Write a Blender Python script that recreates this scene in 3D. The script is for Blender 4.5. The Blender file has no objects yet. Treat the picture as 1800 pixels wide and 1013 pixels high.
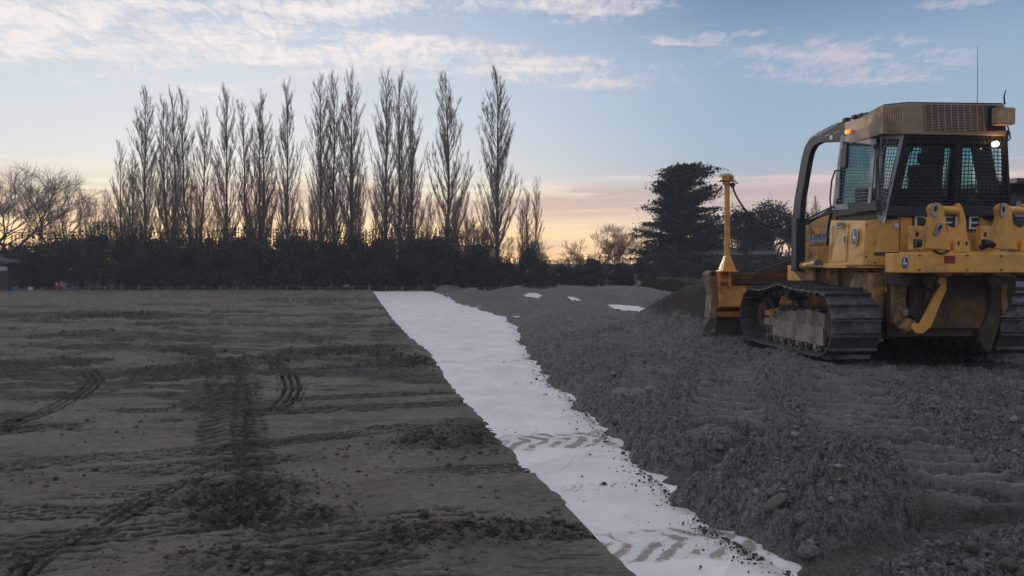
import bpy, bmesh, math, random
import numpy as np
from mathutils import Vector, Matrix
random.seed(4); rng = np.random.default_rng(7)
C = bpy.context.scene.collection
S = bpy.context.scene
R = math.radians
# ------------------------------------------------------------------ camera
CAMH = 1.65; FPX = 1350.0; PITCH = math.atan(43.5/FPX)
cam_d = bpy.data.cameras.new('camera'); cam = bpy.data.objects.new('camera', cam_d); C.objects.link(cam)
cam_d.sensor_width = 36; cam_d.lens = 27.0; cam_d.clip_start = .1; cam_d.clip_end = 6000
cam.location = (0, 0, CAMH); cam.rotation_euler = (R(90)-PITCH, 0, 0)
S.camera = cam
S.render.resolution_x = 1024; S.render.resolution_y = 576
S.view_settings.view_transform = 'Standard'; S.view_settings.look = 'None'
S.view_settings.exposure = 0.0; S.view_settings.gamma = 1
# ------------------------------------------------------------------ node helpers
def lin(c):
    return tuple(((v/255)/12.92 if v/255 <= .04045 else ((v/255+.055)/1.055)**2.4) for v in c[:3]) + (1,)
class NT:
    def __init__(s, nt): s.nt = nt; nt.nodes.clear()
    def n(s, t, **k):
        o = s.nt.nodes.new(t)
        for a, b in k.items():
            setattr(o, a, b)
        return o
    def put(s, sock, v):
        if v is None: return
        if hasattr(v, 'is_output'): s.nt.links.new(v, sock)
        else: sock.default_value = v
    def m(s, op, a, b=None, c=None, clamp=False):
        o = s.n('ShaderNodeMath', operation=op); o.use_clamp = clamp
        for i, v in enumerate((a, b, c)): s.put(o.inputs[i], v)
        return o.outputs[0]
    def vm(s, op, a, b=None):
        o = s.n('ShaderNodeVectorMath', operation=op)
        s.put(o.inputs[0], a); s.put(o.inputs[1], b)
        return o.outputs['Value'] if op in ('DOT_PRODUCT', 'LENGTH') else o.outputs[0]
    def mix(s, f, a, b, bt='MIX'):
        o = s.n('ShaderNodeMix', data_type='RGBA', blend_type=bt)
        s.put(o.inputs[0], f); s.put(o.inputs[6], a); s.put(o.inputs[7], b)
        return o.outputs[2]
    def ramp(s, f, pts, interp='LINEAR'):
        o = s.n('ShaderNodeValToRGB'); e = o.color_ramp.elements; o.color_ramp.interpolation = interp
        while len(e) < len(pts): e.new(.5)
        for q, (p, c) in zip(e, pts): q.position = p; q.color = c if len(c) == 4 else tuple(c)+(1,)
        s.put(o.inputs[0], f); return o.outputs[0]
    def noise(s, vec, scale, detail=4, rough=.5, dist=0):
        o = s.n('ShaderNodeTexNoise'); s.put(o.inputs['Vector'], vec)
        o.inputs['Scale'].default_value = scale; o.inputs['Detail'].default_value = detail
        o.inputs['Roughness'].default_value = rough; o.inputs['Distortion'].default_value = dist
        return o.outputs[0]
    def mr(s, v, a, b, c=0., d=1., smooth=True):
        o = s.n('ShaderNodeMapRange'); o.clamp = True
        if smooth: o.interpolation_type = 'SMOOTHSTEP'
        for i, x in enumerate((v, a, b, c, d)): s.put(o.inputs[i], x)
        return o.outputs[0]
    def comb(s, x, y, z=0.):
        o = s.n('ShaderNodeCombineXYZ')
        for i, v in enumerate((x, y, z)): s.put(o.inputs[i], v)
        return o.outputs[0]
# ------------------------------------------------------------------ world: dawn sky
SUN_AZ = -20.0; SUN_EL = 8.0
W = bpy.data.worlds.new("World"); S.world = W; W.use_nodes = True
t = NT(W.node_tree)
tc = t.n('ShaderNodeTexCoord').outputs['Generated']
sep = t.n('ShaderNodeSeparateXYZ'); t.put(sep.inputs[0], tc)
X, Y, Z = sep.outputs
az = t.m('ARCTAN2', X, Y)
hor = t.m('SQRT', t.m('ADD', t.m('MULTIPLY', X, X), t.m('MULTIPLY', Y, Y)))
hor = t.m('MAXIMUM', hor, .0001)
el = t.m('ARCTAN2', Z, hor)
sd = (math.sin(R(SUN_AZ-5)), math.cos(R(SUN_AZ-5)))
dt = t.m('DIVIDE', t.m('ADD', t.m('MULTIPLY', X, sd[0]), t.m('MULTIPLY', Y, sd[1])), hor)
elr = t.m('DIVIDE', el, math.pi/2, clamp=True)
def E(py): return math.atan((463-py)/FPX)/(math.pi/2)
sunr = t.ramp(elr, [(0, lin((255, 198, 128))), (E(430), lin((255, 210, 148))), (E(385), lin((255, 230, 185))), (E(340), lin((246, 235, 215))),
                    (E(290), lin((232, 236, 236))), (E(220), lin((218, 227, 237))), (E(125), lin((205, 217, 230))), (E(30), lin((186, 202, 222))), (.36, lin((176, 190, 210))), (.5, lin((205, 208, 218))), (1, lin((203, 207, 219)))])
midr = t.ramp(elr, [(0, lin((255, 214, 176))), (E(430), lin((252, 224, 196))), (E(395), lin((250, 222, 200))), (E(345), lin((206, 192, 192))),
                    (E(300), lin((172, 190, 206))), (E(245), lin((164, 187, 208))), (E(125), lin((150, 176, 205))), (E(10), lin((108, 139, 177))), (.36, lin((165, 182, 205))), (.5, lin((205, 208, 218))), (1, lin((203, 207, 219)))])
bckr = t.ramp(elr, [(0, lin((172, 160, 160))), (.1, lin((165, 163, 172))), (.3, lin((170, 176, 192))), (.5, lin((200, 204, 216))), (1, lin((203, 207, 219)))])
f1 = t.mr(dt, .72, 1.0)
f2 = t.mr(dt, -.5, .5)
base = t.mix(f1, midr, sunr)
base = t.mix(f2, bckr, base)
# a share of the physical sky
sk = t.n('ShaderNodeTexSky', sky_type='NISHITA'); sk.sun_disc = False
sk.sun_elevation = R(SUN_EL); sk.sun_rotation = R(SUN_AZ); sk.altitude = 20
skc = t.vm('SCALE', sk.outputs[0]); skc.node.inputs['Scale'].default_value = .1
base = t.mix(.04, base, skc)
# clouds: wispy altocumulus high up, flat bands near the horizon
p = t.comb(t.m('DIVIDE', X, t.m('ADD', Z, .10)), t.m('DIVIDE', Y, t.m('ADD', Z, .10)), 0.)
mp = t.n('ShaderNodeMapping'); t.put(mp.inputs[0], p); mp.inputs['Rotation'].default_value = (0, 0, R(24)); mp.inputs['Scale'].default_value = (1., 2.4, 1)
wis = t.noise(mp.outputs[0], 2.6, 8, .62, .5)
mp3 = t.n('ShaderNodeMapping'); t.put(mp3.inputs[0], p); mp3.inputs['Rotation'].default_value = (0, 0, R(-32)); mp3.inputs['Scale'].default_value = (2.2, 1, 1)
rip = t.noise(mp3.outputs[0], 9, 5, .6, .8)
rip2 = t.noise(mp3.outputs[0], 26, 4, .65, 1.2)
wis = t.m('ADD', t.m('ADD', t.m('MULTIPLY', wis, .50), t.m('MULTIPLY', rip, .34)), t.m('MULTIPLY', rip2, .16))
wis = t.m('ADD', t.m('MULTIPLY', wis, 2.5), -.75)
def blob(px, py, sx, sy, rot=0., amp=1.):
    a0 = math.atan((px-900)/FPX); e0 = math.atan((463-py)/FPX*math.cos(a0))
    da = t.m('SUBTRACT', az, a0); de = t.m('SUBTRACT', el, e0)
    c, s_ = math.cos(rot), math.sin(rot)
    u = t.m('ADD', t.m('MULTIPLY', da, c), t.m('MULTIPLY', de, s_)); v = t.m('SUBTRACT', t.m('MULTIPLY', de, c), t.m('MULTIPLY', da, s_))
    u = t.m('DIVIDE', u, sx/FPX); v = t.m('DIVIDE', v, sy/FPX)
    q = t.m('ADD', t.m('MULTIPLY', u, u), t.m('MULTIPLY', v, v))
    g = t.m('EXPONENT', t.m('MULTIPLY', q, -1.))
    return t.m('MULTIPLY', g, amp)
tot = None
for b in [(60, 15, 300, 75, 0, 1.0), (320, 50, 260, 50, -.1, .9), (520, 20, 200, 26, 0, .75), (150, 95, 200, 30, 0, .55), (560, 85, 260, 34, -.05, .7), (60, 92, 90, 12, 0, 1.1), (430, 82, 150, 22, -.05, 1.05), (700, 92, 150, 28, -.05, 1.05), (940, 120, 190, 24, -.12, 1.0),
          (640, 12, 260, 22, 0, .5), (1060, 18, 150, 24, 0, .6), (1230, 72, 110, 12, 0, .65), (1470, 108, 150, 30, -.08, .95), (1560, 138, 100, 14, 0, .6), (1710, 5, 90, 12, 0, .5),
          (380, 165, 50, 16, 0, .6), (320, 60, 90, 20, 0, .5), (1200, 118, 200, 14, 0, .35)]:
    g = blob(*b); tot = g if tot is None else t.m('MAXIMUM', tot, g)
# background of thin cloud elsewhere overhead
tot = t.m('MAXIMUM', tot, t.m('MULTIPLY', t.mr(el, .36, .6), .55))
cov = t.mr(t.m('ADD', wis, t.m('MULTIPLY', tot, .34)), .54, .92, 0, 1, False)
cov = t.m('MULTIPLY', cov, t.mr(tot, .02, .35))
ccol = t.mix(f1, lin((204, 200, 210)), lin((255, 244, 240)))
base = t.mix(t.m('MULTIPLY', cov, .96), base, ccol)
# low flat bands
q = t.comb(t.m('MULTIPLY', az, 3.2), t.m('MULTIPLY', el, 62), 0.)
bn = t.noise(q, 1.0, 6, .58, .35)
q2 = t.comb(t.m('MULTIPLY', az, 9), t.m('MULTIPLY', el, 170), 2.)
bn = t.m('ADD', t.m('MULTIPLY', bn, .75), t.m('MULTIPLY', t.noise(q2, 1.0, 4, .6, .4), .25))
lowm = t.m('MULTIPLY', t.mr(el, .045, .070), t.mr(el, .088, .108, 1, 0))
lowm2 = t.m('MULTIPLY', t.mr(el, .005, .02), t.mr(el, .045, .070, .45, 0))
dark = t.m('ADD', t.m('MULTIPLY', t.mr(bn, .36, .50), lowm), t.m('MULTIPLY', t.mr(bn, .48, .56), lowm2))
dcol = t.mix(f1, lin((204, 186, 182)), lin((212, 188, 176)))
base = t.mix(t.m('MULTIPLY', dark, .85), base, dcol)
lit = t.m('MULTIPLY', t.mr(bn, .47, .40), t.m('MULTIPLY', t.mr(el, .082, .095), t.mr(el, .105, .125, 1, 0)))
lcol = t.mix(f1, lin((240, 212, 200)), lin((255, 250, 225)))
base = t.mix(t.m('MULTIPLY', lit, .8), base, lcol)
for (px, py, sx, sy, am) in [(1100, 314, 70, 4, .8), (1300, 322, 160, 9, .6), (170, 318, 110, 11, 1.), (950, 325, 60, 6, .9), (800, 322, 130, 5, .8), (1360, 312, 60, 3, .6)]:
    g = t.m('MULTIPLY', blob(px, py, sx, sy, 0, am), t.mr(bn, .62, .45, .2, 1))
    base = t.mix(g, base, t.mix(f1, lin((238, 214, 206)), lin((255, 251, 232))))
gl_ = t.m('MULTIPLY', t.m('EXPONENT', t.m('MULTIPLY', t.m('POWER', t.m('DIVIDE', t.m('SUBTRACT', el, .035), .045), 2.), -1.)), t.m('MULTIPLY', f1, .30))
base = t.mix(gl_, base, (1.0, .62, .26, 1), 'ADD')
bg = t.n('ShaderNodeBackground'); t.put(bg.inputs[0], base); bg.inputs[1].default_value = 1.0
wo = t.n('ShaderNodeOutputWorld'); W.node_tree.links.new(bg.outputs[0], wo.inputs[0])
# ------------------------------------------------------------------ sun
sl = bpy.data.lights.new('sun', 'SUN'); sun = bpy.data.objects.new('sun', sl); C.objects.link(sun)
sl.energy = 1.3; sl.angle = R(16); sl.color = (1, .84, .68)
dv = Vector((math.sin(R(SUN_AZ))*math.cos(R(SUN_EL)), math.cos(R(SUN_AZ))*math.cos(R(SUN_EL)), math.sin(R(SUN_EL))))
sun.rotation_euler = dv.to_track_quat('Z', 'Y').to_euler()
# ------------------------------------------------------------------ pixel helpers
def ray(px, py):
    x = (px-900)/FPX; y = (506.5-py)/FPX
    return np.array([x, math.cos(PITCH)+y*math.sin(PITCH), -math.sin(PITCH)+y*math.cos(PITCH)])
def G(px, py, z=0.):
    d = ray(px, py); k = (z-CAMH)/d[2]; return (d[0]*k, d[1]*k)
def at(px, py, Yw):
    d = ray(px, py); k = Yw/d[1]; return (d[0]*k, Yw, CAMH+d[2]*k)
# ------------------------------------------------------------------ materials
MATS = {}
def mat(name, base, rough=.6, metal=0., dirt=None, dirt_amt=0., dirt_scale=3., bump=0., bump_scale=40, var=.0, emit=None, es=0, coat=0, spec=.5):
    if name in MATS: return MATS[name]
    m = bpy.data.materials.new(name); m.use_nodes = True; k = NT(m.node_tree)
    co = k.n('ShaderNodeTexCoord').outputs['Object']
    b = k.n('ShaderNodeBsdfPrincipled'); out = k.n('ShaderNodeOutputMaterial'); m.node_tree.links.new(b.outputs[0], out.inputs[0])
    base = tuple(base)+(1,) if len(base) == 3 else base
    col = base
    if var:
        f = k.noise(co, bump_scale*.3, 5, .6)
        lo = tuple(v*(1-var) for v in base[:3])+(1,); hi = tuple(v*(1+var) for v in base[:3])+(1,)
        col = k.mix(k.mr(f, .35, .65), lo, hi)
    rg = rough
    if dirt:
        f = k.noise(co, dirt_scale, 8, .65, .6)
        f = k.mr(f, .62-dirt_amt*.42, .78-dirt_amt*.30)
        g = k.noise(co, dirt_scale*9, 4, .6)
        f = k.m('MULTIPLY', f, k.mr(g, .25, .6, .45, 1.))
        col = k.mix(f, col, tuple(dirt)+(1,))
        rg = k.m('ADD', rough, k.m('MULTIPLY', f, .9-rough))
    k.put(b.inputs['Base Color'], col); k.put(b.inputs['Roughness'], rg)
    b.inputs['Metallic'].default_value = metal; b.inputs['Specular IOR Level'].default_value = spec
    if coat: b.inputs['Coat Weight'].default_value = coat
    if bump:
        bn_ = k.n('ShaderNodeBump'); bn_.inputs['Strength'].default_value = bump; bn_.inputs['Distance'].default_value = .01
        k.put(bn_.inputs['Height'], k.noise(co, bump_scale, 6, .6)); k.put(b.inputs['Normal'], bn_.outputs[0])
    if emit: b.inputs['Emission Color'].default_value = tuple(emit)+(1,); b.inputs['Emission Strength'].default_value = es
    MATS[name] = m; return m
DIRT = (.07, .058, .048)
YEL = mat('yellow_paint', (.72, .37, .065), .45, dirt=(.30, .19, .09), dirt_amt=.34, dirt_scale=1.6, bump=.12, bump_scale=30, var=.06, coat=.4)
YELD = mat('yellow_paint_muddy', (.60, .31, .065), .6, dirt=(.14, .10, .07), dirt_amt=.8, dirt_scale=2.2, bump=.4, bump_scale=25, var=.1)
MUD = mat('caked_mud_steel', (.13, .09, .055), .85, dirt=(.05, .04, .032), dirt_amt=.9, dirt_scale=3, bump=.9, bump_scale=22, var=.25)
ORG = mat('orange_worn_paint', (.66, .30, .06), .55, dirt=(.24, .15, .09), dirt_amt=.5, dirt_scale=1.8, bump=.3, bump_scale=25, var=.1)
TAN = mat('tan_roof_paint', (.46, .31, .19), .5, dirt=(.22, .16, .11), dirt_amt=.4, bump=.1, var=.05)
TAND = mat('tan_roof_paint_dusty', (.33, .235, .165), .6, dirt=(.25, .19, .15), dirt_amt=.4, var=.05)
GREY = mat('grey_steel_guard', (.26, .28, .32), .5, metal=.1, dirt=(.2, .19, .18), dirt_amt=.3, var=.05)
BLK = mat('black_paint', (.036, .042, .058), .6, bump=.08, var=.12, spec=.3)
BLKM = mat('dark_screen_steel', (.018, .020, .03), .6, var=.1, spec=.3)
RUB = mat('black_rubber', (.012, .012, .013), .6)
STEEL = mat('worn_track_steel', (.13, .135, .155), .34, metal=.6, dirt=(.10, .092, .085), dirt_amt=.6, dirt_scale=4, bump=.35, bump_scale=30, var=.15)
STEELE = mat('polished_edge_steel', (.35, .35, .36), .35, metal=.7, dirt=(.2, .17, .14), dirt_amt=.5, dirt_scale=8)
CHROME = mat('chrome_rod', (.8, .8, .82), .12, metal=1)
FRAMEM = mat('dusty_track_frame', (.27, .235, .20), .8, dirt=(.09, .078, .068), dirt_amt=.55, dirt_scale=3.5, bump=.9, bump_scale=18, var=.15)
WHT = mat('white_decal', (.62, .63, .66), .5)
NAVY = mat('navy_decal', (.02, .024, .04), .5)
GRYD = mat('grey_decal', (.30, .33, .38), .5)
GRYT = mat('dark_grey_decal', (.07, .08, .10), .5)
ORD = mat('ochre_decal', (.36, .13, .02), .5)
BRT = mat('brown_decal', (.10, .045, .02), .5)
RED = mat('red_reflector', (.28, .015, .012), .35)
MAR = mat('maroon_reflector', (.10, .02, .02), .4)
SEAT = mat('seat_fabric', (.07, .068, .085), .9)
def glassmat(name, col, gl=.12):
    m = bpy.data.materials.new(name); m.use_nodes = True; k = NT(m.node_tree)
    tr = k.n('ShaderNodeBsdfTransparent'); tr.inputs[0].default_value = col+(1,)
    g = k.n('ShaderNodeBsdfGlossy'); g.inputs[0].default_value = (.9, .95, 1, 1); g.inputs['Roughness'].default_value = .03
    mx = k.n('ShaderNodeMixShader')
    lw = k.n('ShaderNodeLayerWeight'); lw.inputs[0].default_value = .35
    k.put(mx.inputs[0], k.m('MULTIPLY', lw.outputs['Facing'], .16)); m.node_tree.links.new(tr.outputs[0], mx.inputs[1]); m.node_tree.links.new(g.outputs[0], mx.inputs[2])
    o = k.n('ShaderNodeOutputMaterial'); m.node_tree.links.new(mx.outputs[0], o.inputs[0]); return m
GLASS = glassmat('tinted_cab_glass', (.62, .77, .78))
# ------------------------------------------------------------------ mesh helpers
class MB:
    def __init__(s): s.v = []; s.f = []
    def add(s, vs, fs):
        o = len(s.v); s.v += [tuple(map(float, q)) for q in vs]; s.f += [tuple(i+o for i in f) for f in fs]; return s
    def box(s, x0, x1, y0, y1, z0, z1):
        return s.add([(x0, y0, z0), (x1, y0, z0), (x1, y1, z0), (x0, y1, z0), (x0, y0, z1), (x1, y0, z1), (x1, y1, z1), (x0, y1, z1)],
                     [(0, 3, 2, 1), (4, 5, 6, 7), (0, 1, 5, 4), (1, 2, 6, 5), (2, 3, 7, 6), (3, 0, 4, 7)])
    def hexa(s, b, t_):   # bottom 4, top 4
        return s.add(list(b)+list(t_), [(0, 3, 2, 1), (4, 5, 6, 7), (0, 1, 5, 4), (1, 2, 6, 5), (2, 3, 7, 6), (3, 0, 4, 7)])
    def prism(s, pts, ext):
        n = len(pts); ext = np.array(ext, float); p = [np.array(q, float) for q in pts]
        s.add(p+[q+ext for q in p], [tuple(range(n))[::-1], tuple(range(n, 2*n))]+[(i, (i+1) % n, n+(i+1) % n, n+i) for i in range(n)]); return s
    def tube(s, path, r, n=8, cap=True):
        path = [np.array(q, float) for q in path]; rs = r if isinstance(r, (list, tuple)) else [r]*len(path)
        vs = []; fs = []; up0 = None
        for i, q in enumerate(path):
            a = path[max(i-1, 0)]; b = path[min(i+1, len(path)-1)]; d = b-a; d = d/(np.linalg.norm(d)+1e-9)
            if up0 is None:
                up0 = np.array([0, 0, 1.]) if abs(d[2]) < .9 else np.array([1., 0, 0])
            e1 = np.cross(d, up0); e1 /= np.linalg.norm(e1)+1e-9; e2 = np.cross(e1, d); up0 = e2
            for j in range(n):
                a_ = 2*math.pi*j/n; vs.append(q+rs[i]*(math.cos(a_)*e1+math.sin(a_)*e2))
        for i in range(len(path)-1):
            for j in range(n): fs.append((i*n+j, i*n+(j+1) % n, (i+1)*n+(j+1) % n, (i+1)*n+j))
        if cap: fs += [tuple(range(n))[::-1], tuple(range((len(path)-1)*n, len(path)*n))]
        return s.add(vs, fs)
    def cyl(s, a, b, r, n=16): return s.tube([a, b], r, n)
    def bar(s, a, b, wx, wz):      # square bar
        a = np.array(a, float); b = np.array(b, float); d = b-a; d /= np.linalg.norm(d)
        up = np.array([0, 0, 1.]) if abs(d[2]) < .95 else np.array([0, 1., 0])
        e1 = np.cross(d, up); e1 /= np.linalg.norm(e1); e2 = np.cross(e1, d); e1 = e1*wx/2; e2 = e2*wz/2
        return s.hexa([a-e1-e2, a+e1-e2, b+e1-e2, b-e1-e2], [a-e1+e2, a+e1+e2, b+e1+e2, b-e1+e2])
    def grid(s, p00, p10, p11, p01, nu, nv, th=.012):
        P = [np.array(q, float) for q in (p00, p10, p11, p01)]
        def at_(u, v): return P[0]*(1-u)*(1-v)+P[1]*u*(1-v)+P[2]*u*v+P[3]*(1-u)*v
        for i in range(1, nu): s.tube([at_(i/nu, 0), at_(i/nu, 1)], th/2, 4, False)
        for j in range(1, nv): s.tube([at_(0, j/nv), at_(1, j/nv)], th/2, 4, False)
        return s
    def frame(s, pts, w_, ext):    # ring of a planar polygon with border width w_, extruded by ext
        P = [np.array(q, float) for q in pts]; c = sum(P)/len(P); n = len(P); ext = np.array(ext, float)
        inn = []
        for i in range(n):
            a = P[i-1]; b = P[i]; d = P[(i+1) % n]
            e1 = (b-a)/np.linalg.norm(b-a); e2 = (d-b)/np.linalg.norm(d-b)
            k = -e1+e2; k /= np.linalg.norm(k)+1e-9
            sn = np.linalg.norm(np.cross(e1, k)); inn.append(b+k*w_/max(sn, .3))
        vs = P+inn+[q+ext for q in P]+[q+ext for q in inn]
        fs = []
        for i in range(n):
            j = (i+1) % n
            fs += [(i, j, n+j, n+i), (2*n+i, 3*n+i, 3*n+j, 2*n+j), (i, 2*n+i, 2*n+j, j), (n+i, n+j, 3*n+j, 3*n+i)]
        s.add(vs, fs); return inn
    def build(s, name, m, parent=None, bevel=0., smooth=False, loc=None):
        me = bpy.data.meshes.new(name); me.from_pydata(s.v, [], s.f); me.materials.append(m)
        bm = bmesh.new(); bm.from_mesh(me); bmesh.ops.recalc_face_normals(bm, faces=bm.faces); bm.to_mesh(me); bm.free()
        o = bpy.data.objects.new(name, me); C.objects.link(o)
        if smooth:
            me.polygons.foreach_set('use_smooth', [True]*len(me.polygons))
            try: me.set_sharp_from_angle(angle=R(40))
            except Exception: pass
        if bevel:
            b = o.modifiers.new('bevel', 'BEVEL'); b.width = bevel; b.segments = 2; b.limit_method = 'ANGLE'; b.angle_limit = R(35)
        if parent: o.parent = parent
        if loc is not None: o.location = loc
        return o
def npmesh(name, V, F, m, smooth=False):
    me = bpy.data.meshes.new(name); V = np.asarray(V, np.float32); F = np.asarray(F, np.int32); k = F.shape[1]
    me.vertices.add(len(V)); me.vertices.foreach_set('co', V.ravel())
    me.loops.add(F.size); me.loops.foreach_set('vertex_index', F.ravel())
    me.polygons.add(len(F)); me.polygons.foreach_set('loop_start', np.arange(0, F.size, k, dtype=np.int32))
    me.polygons.foreach_set('loop_total', np.full(len(F), k, np.int32))
    if smooth: me.polygons.foreach_set('use_smooth', np.ones(len(F), bool))
    me.update(calc_edges=True); me.materials.append(m); return me
def link(name, me, parent=None, loc=None):
    o = bpy.data.objects.new(name, me); C.objects.link(o)
    if parent: o.parent = parent
    if loc is not None: o.location = loc
    return o
def tag(o, label=None, cat=None, group=None, kind=None):
    if label: o['label'] = label
    if cat: o['category'] = cat
    if group: o['group'] = group
    if kind: o['kind'] = kind
    return o
def empty(name, loc=(0, 0, 0), rz=0.):
    o = bpy.data.objects.new(name, None); C.objects.link(o); o.location = loc; o.rotation_euler = (0, 0, rz); o.empty_display_size = .2; return o
def text(name, body, size, m, parent, org, xd, yd, ext=.002, sx=1., shear=0.):
    cu = bpy.data.curves.new(name, 'FONT'); cu.body = body; cu.size = size; cu.extrude = ext; cu.shear = shear
    ob = bpy.data.objects.new(name, cu); C.objects.link(ob); bpy.context.view_layer.update()
    me = bpy.data.meshes.new_from_object(ob.evaluated_get(bpy.context.evaluated_depsgraph_get()))
    bpy.data.objects.remove(ob); bpy.data.curves.remove(cu)
    xd = Vector(xd).normalized(); yd = Vector(yd).normalized(); zd = xd.cross(yd).normalized(); yd = zd.cross(xd)
    M = Matrix((xd*sx, yd, zd)).transposed().to_4x4(); M.translation = Vector(org)
    me.transform(M); me.materials.clear(); me.materials.append(m)
    return link(name, me, parent)
# ------------------------------------------------------------------ noise in numpy
def _h(ix, iy, s):
    n = (ix.astype(np.int64)*374761393 + iy.astype(np.int64)*668265263 + s*1442695041) & 0xffffffff
    n = ((n ^ (n >> 13))*1274126177) & 0xffffffff; n = ((n ^ (n >> 16))*2246822519) & 0xffffffff
    return ((n ^ (n >> 15)) & 0xffffff).astype(np.float32)/16777215.
def vn(x, y, s=0):
    ix = np.floor(x); iy = np.floor(y); fx = x-ix; fy = y-iy
    fx = fx*fx*fx*(fx*(fx*6-15)+10); fy = fy*fy*fy*(fy*(fy*6-15)+10)
    a = _h(ix, iy, s); b = _h(ix+1, iy, s); c = _h(ix, iy+1, s); d = _h(ix+1, iy+1, s)
    return (a+(b-a)*fx+(c-a)*fy+(a-b-c+d)*fx*fy)*2-1
def fbm(x, y, s=0, o=4, g=.5):
    r = np.zeros_like(x); a = 1.; f = 1.
    for i in range(o): r += a*vn(x*f+i*17.3, y*f-i*9.1, s+i*7); a *= g; f *= 2.03
    return r
def cells(x, y, s=0):       # rounded lumps: 0..1 height of nearest clod, and its id
    ix = np.floor(x); iy = np.floor(y); best = np.zeros_like(x)
    for dx in (-1, 0, 1):
        for dy in (-1, 0, 1):
            cx = ix+dx; cy = iy+dy
            px = cx+.15+.7*_h(cx, cy, s); py = cy+.15+.7*_h(cx, cy, s+11); r = .35+.5*_h(cx, cy, s+23)
            d2 = ((x-px)**2+(y-py)**2)/(r*r)
            np.maximum(best, np.sqrt(np.clip(1-d2, 0, 1))*r/.85, out=best)
    return best
def sst(a, b, x): q = np.clip((x-a)/(b-a), 0, 1); return q*q*(3-2*q)
# ------------------------------------------------------------------ ground
Lpx = [(655, 513), (668, 530), (690, 560), (720, 592), (755, 620), (775, 645), (790, 675), (820, 705), (860, 745), (895, 785), (950, 840), (1000, 885), (1050, 935), (1100, 990), (1125, 1020)]
Rpx = [(765, 513), (805, 533), (840, 545), (893, 560), (908, 585), (925, 620), (945, 650), (975, 680), (1008, 705), (1045, 745), (1078, 778), (1115, 805), (1130, 832), (1165, 855), (1205, 892), (1250, 930), (1310, 968), (1390, 1013)]
Lw = np.array([G(*q) for q in Lpx]); Rw = np.array([G(*q) for q in Rpx])
def ext(Wp):
    a = Wp[np.argsort(Wp[:, 1])]; y = a[:, 1]; x = a[:, 0]
    k = (x[2]-x[0])/(y[2]-y[0]); return np.concatenate([[y[0]-12], y]), np.concatenate([[x[0]-12*k*.3], x])
Ly, Lx = ext(Lw); Ry, Rx = ext(Rw)
YEND = Lw[0, 1]
def xl(y): return np.interp(y, Ly, Lx)
def xr(y): return np.interp(y, Ry, Rx)
TX, TY = 5.70, 10.2; PHI = R(5)
def poly_st(P, X, Y):
    P = np.asarray(P, float); bs = np.zeros_like(X); bt = np.full_like(X, 1e9); bd = np.full_like(X, 1e9); acc = 0
    for a, b in zip(P[:-1], P[1:]):
        d = b-a; L = np.hypot(*d); d = d/L
        s = np.clip((X-a[0])*d[0]+(Y-a[1])*d[1], 0, L); tt = (X-a[0])*(-d[1])+(Y-a[1])*d[0]
        dd = np.hypot(X-a[0]-s*d[0], Y-a[1]-s*d[1]); m = dd < bd
        bs = np.where(m, s+acc, bs); bt = np.where(m, tt, bt); bd = np.where(m, dd, bd); acc += L
    return bs, bt, bd, acc
def smooth_poly(P, n=6):
    P = np.asarray(P, float); out = []
    for i in range(len(P)-1):
        p0 = P[max(i-1, 0)]; p1 = P[i]; p2 = P[i+1]; p3 = P[min(i+2, len(P)-1)]
        for k in range(n):
            u = k/n; out.append(.5*((2*p1)+(-p0+p2)*u+(2*p0-5*p1+4*p2-p3)*u*u+(-p0+3*p1-3*p2+p3)*u**3))
    out.append(P[-1]); return np.array(out)
TREADS = []   # (pixel path, height of path, width, pitch, depth, kind)
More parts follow.
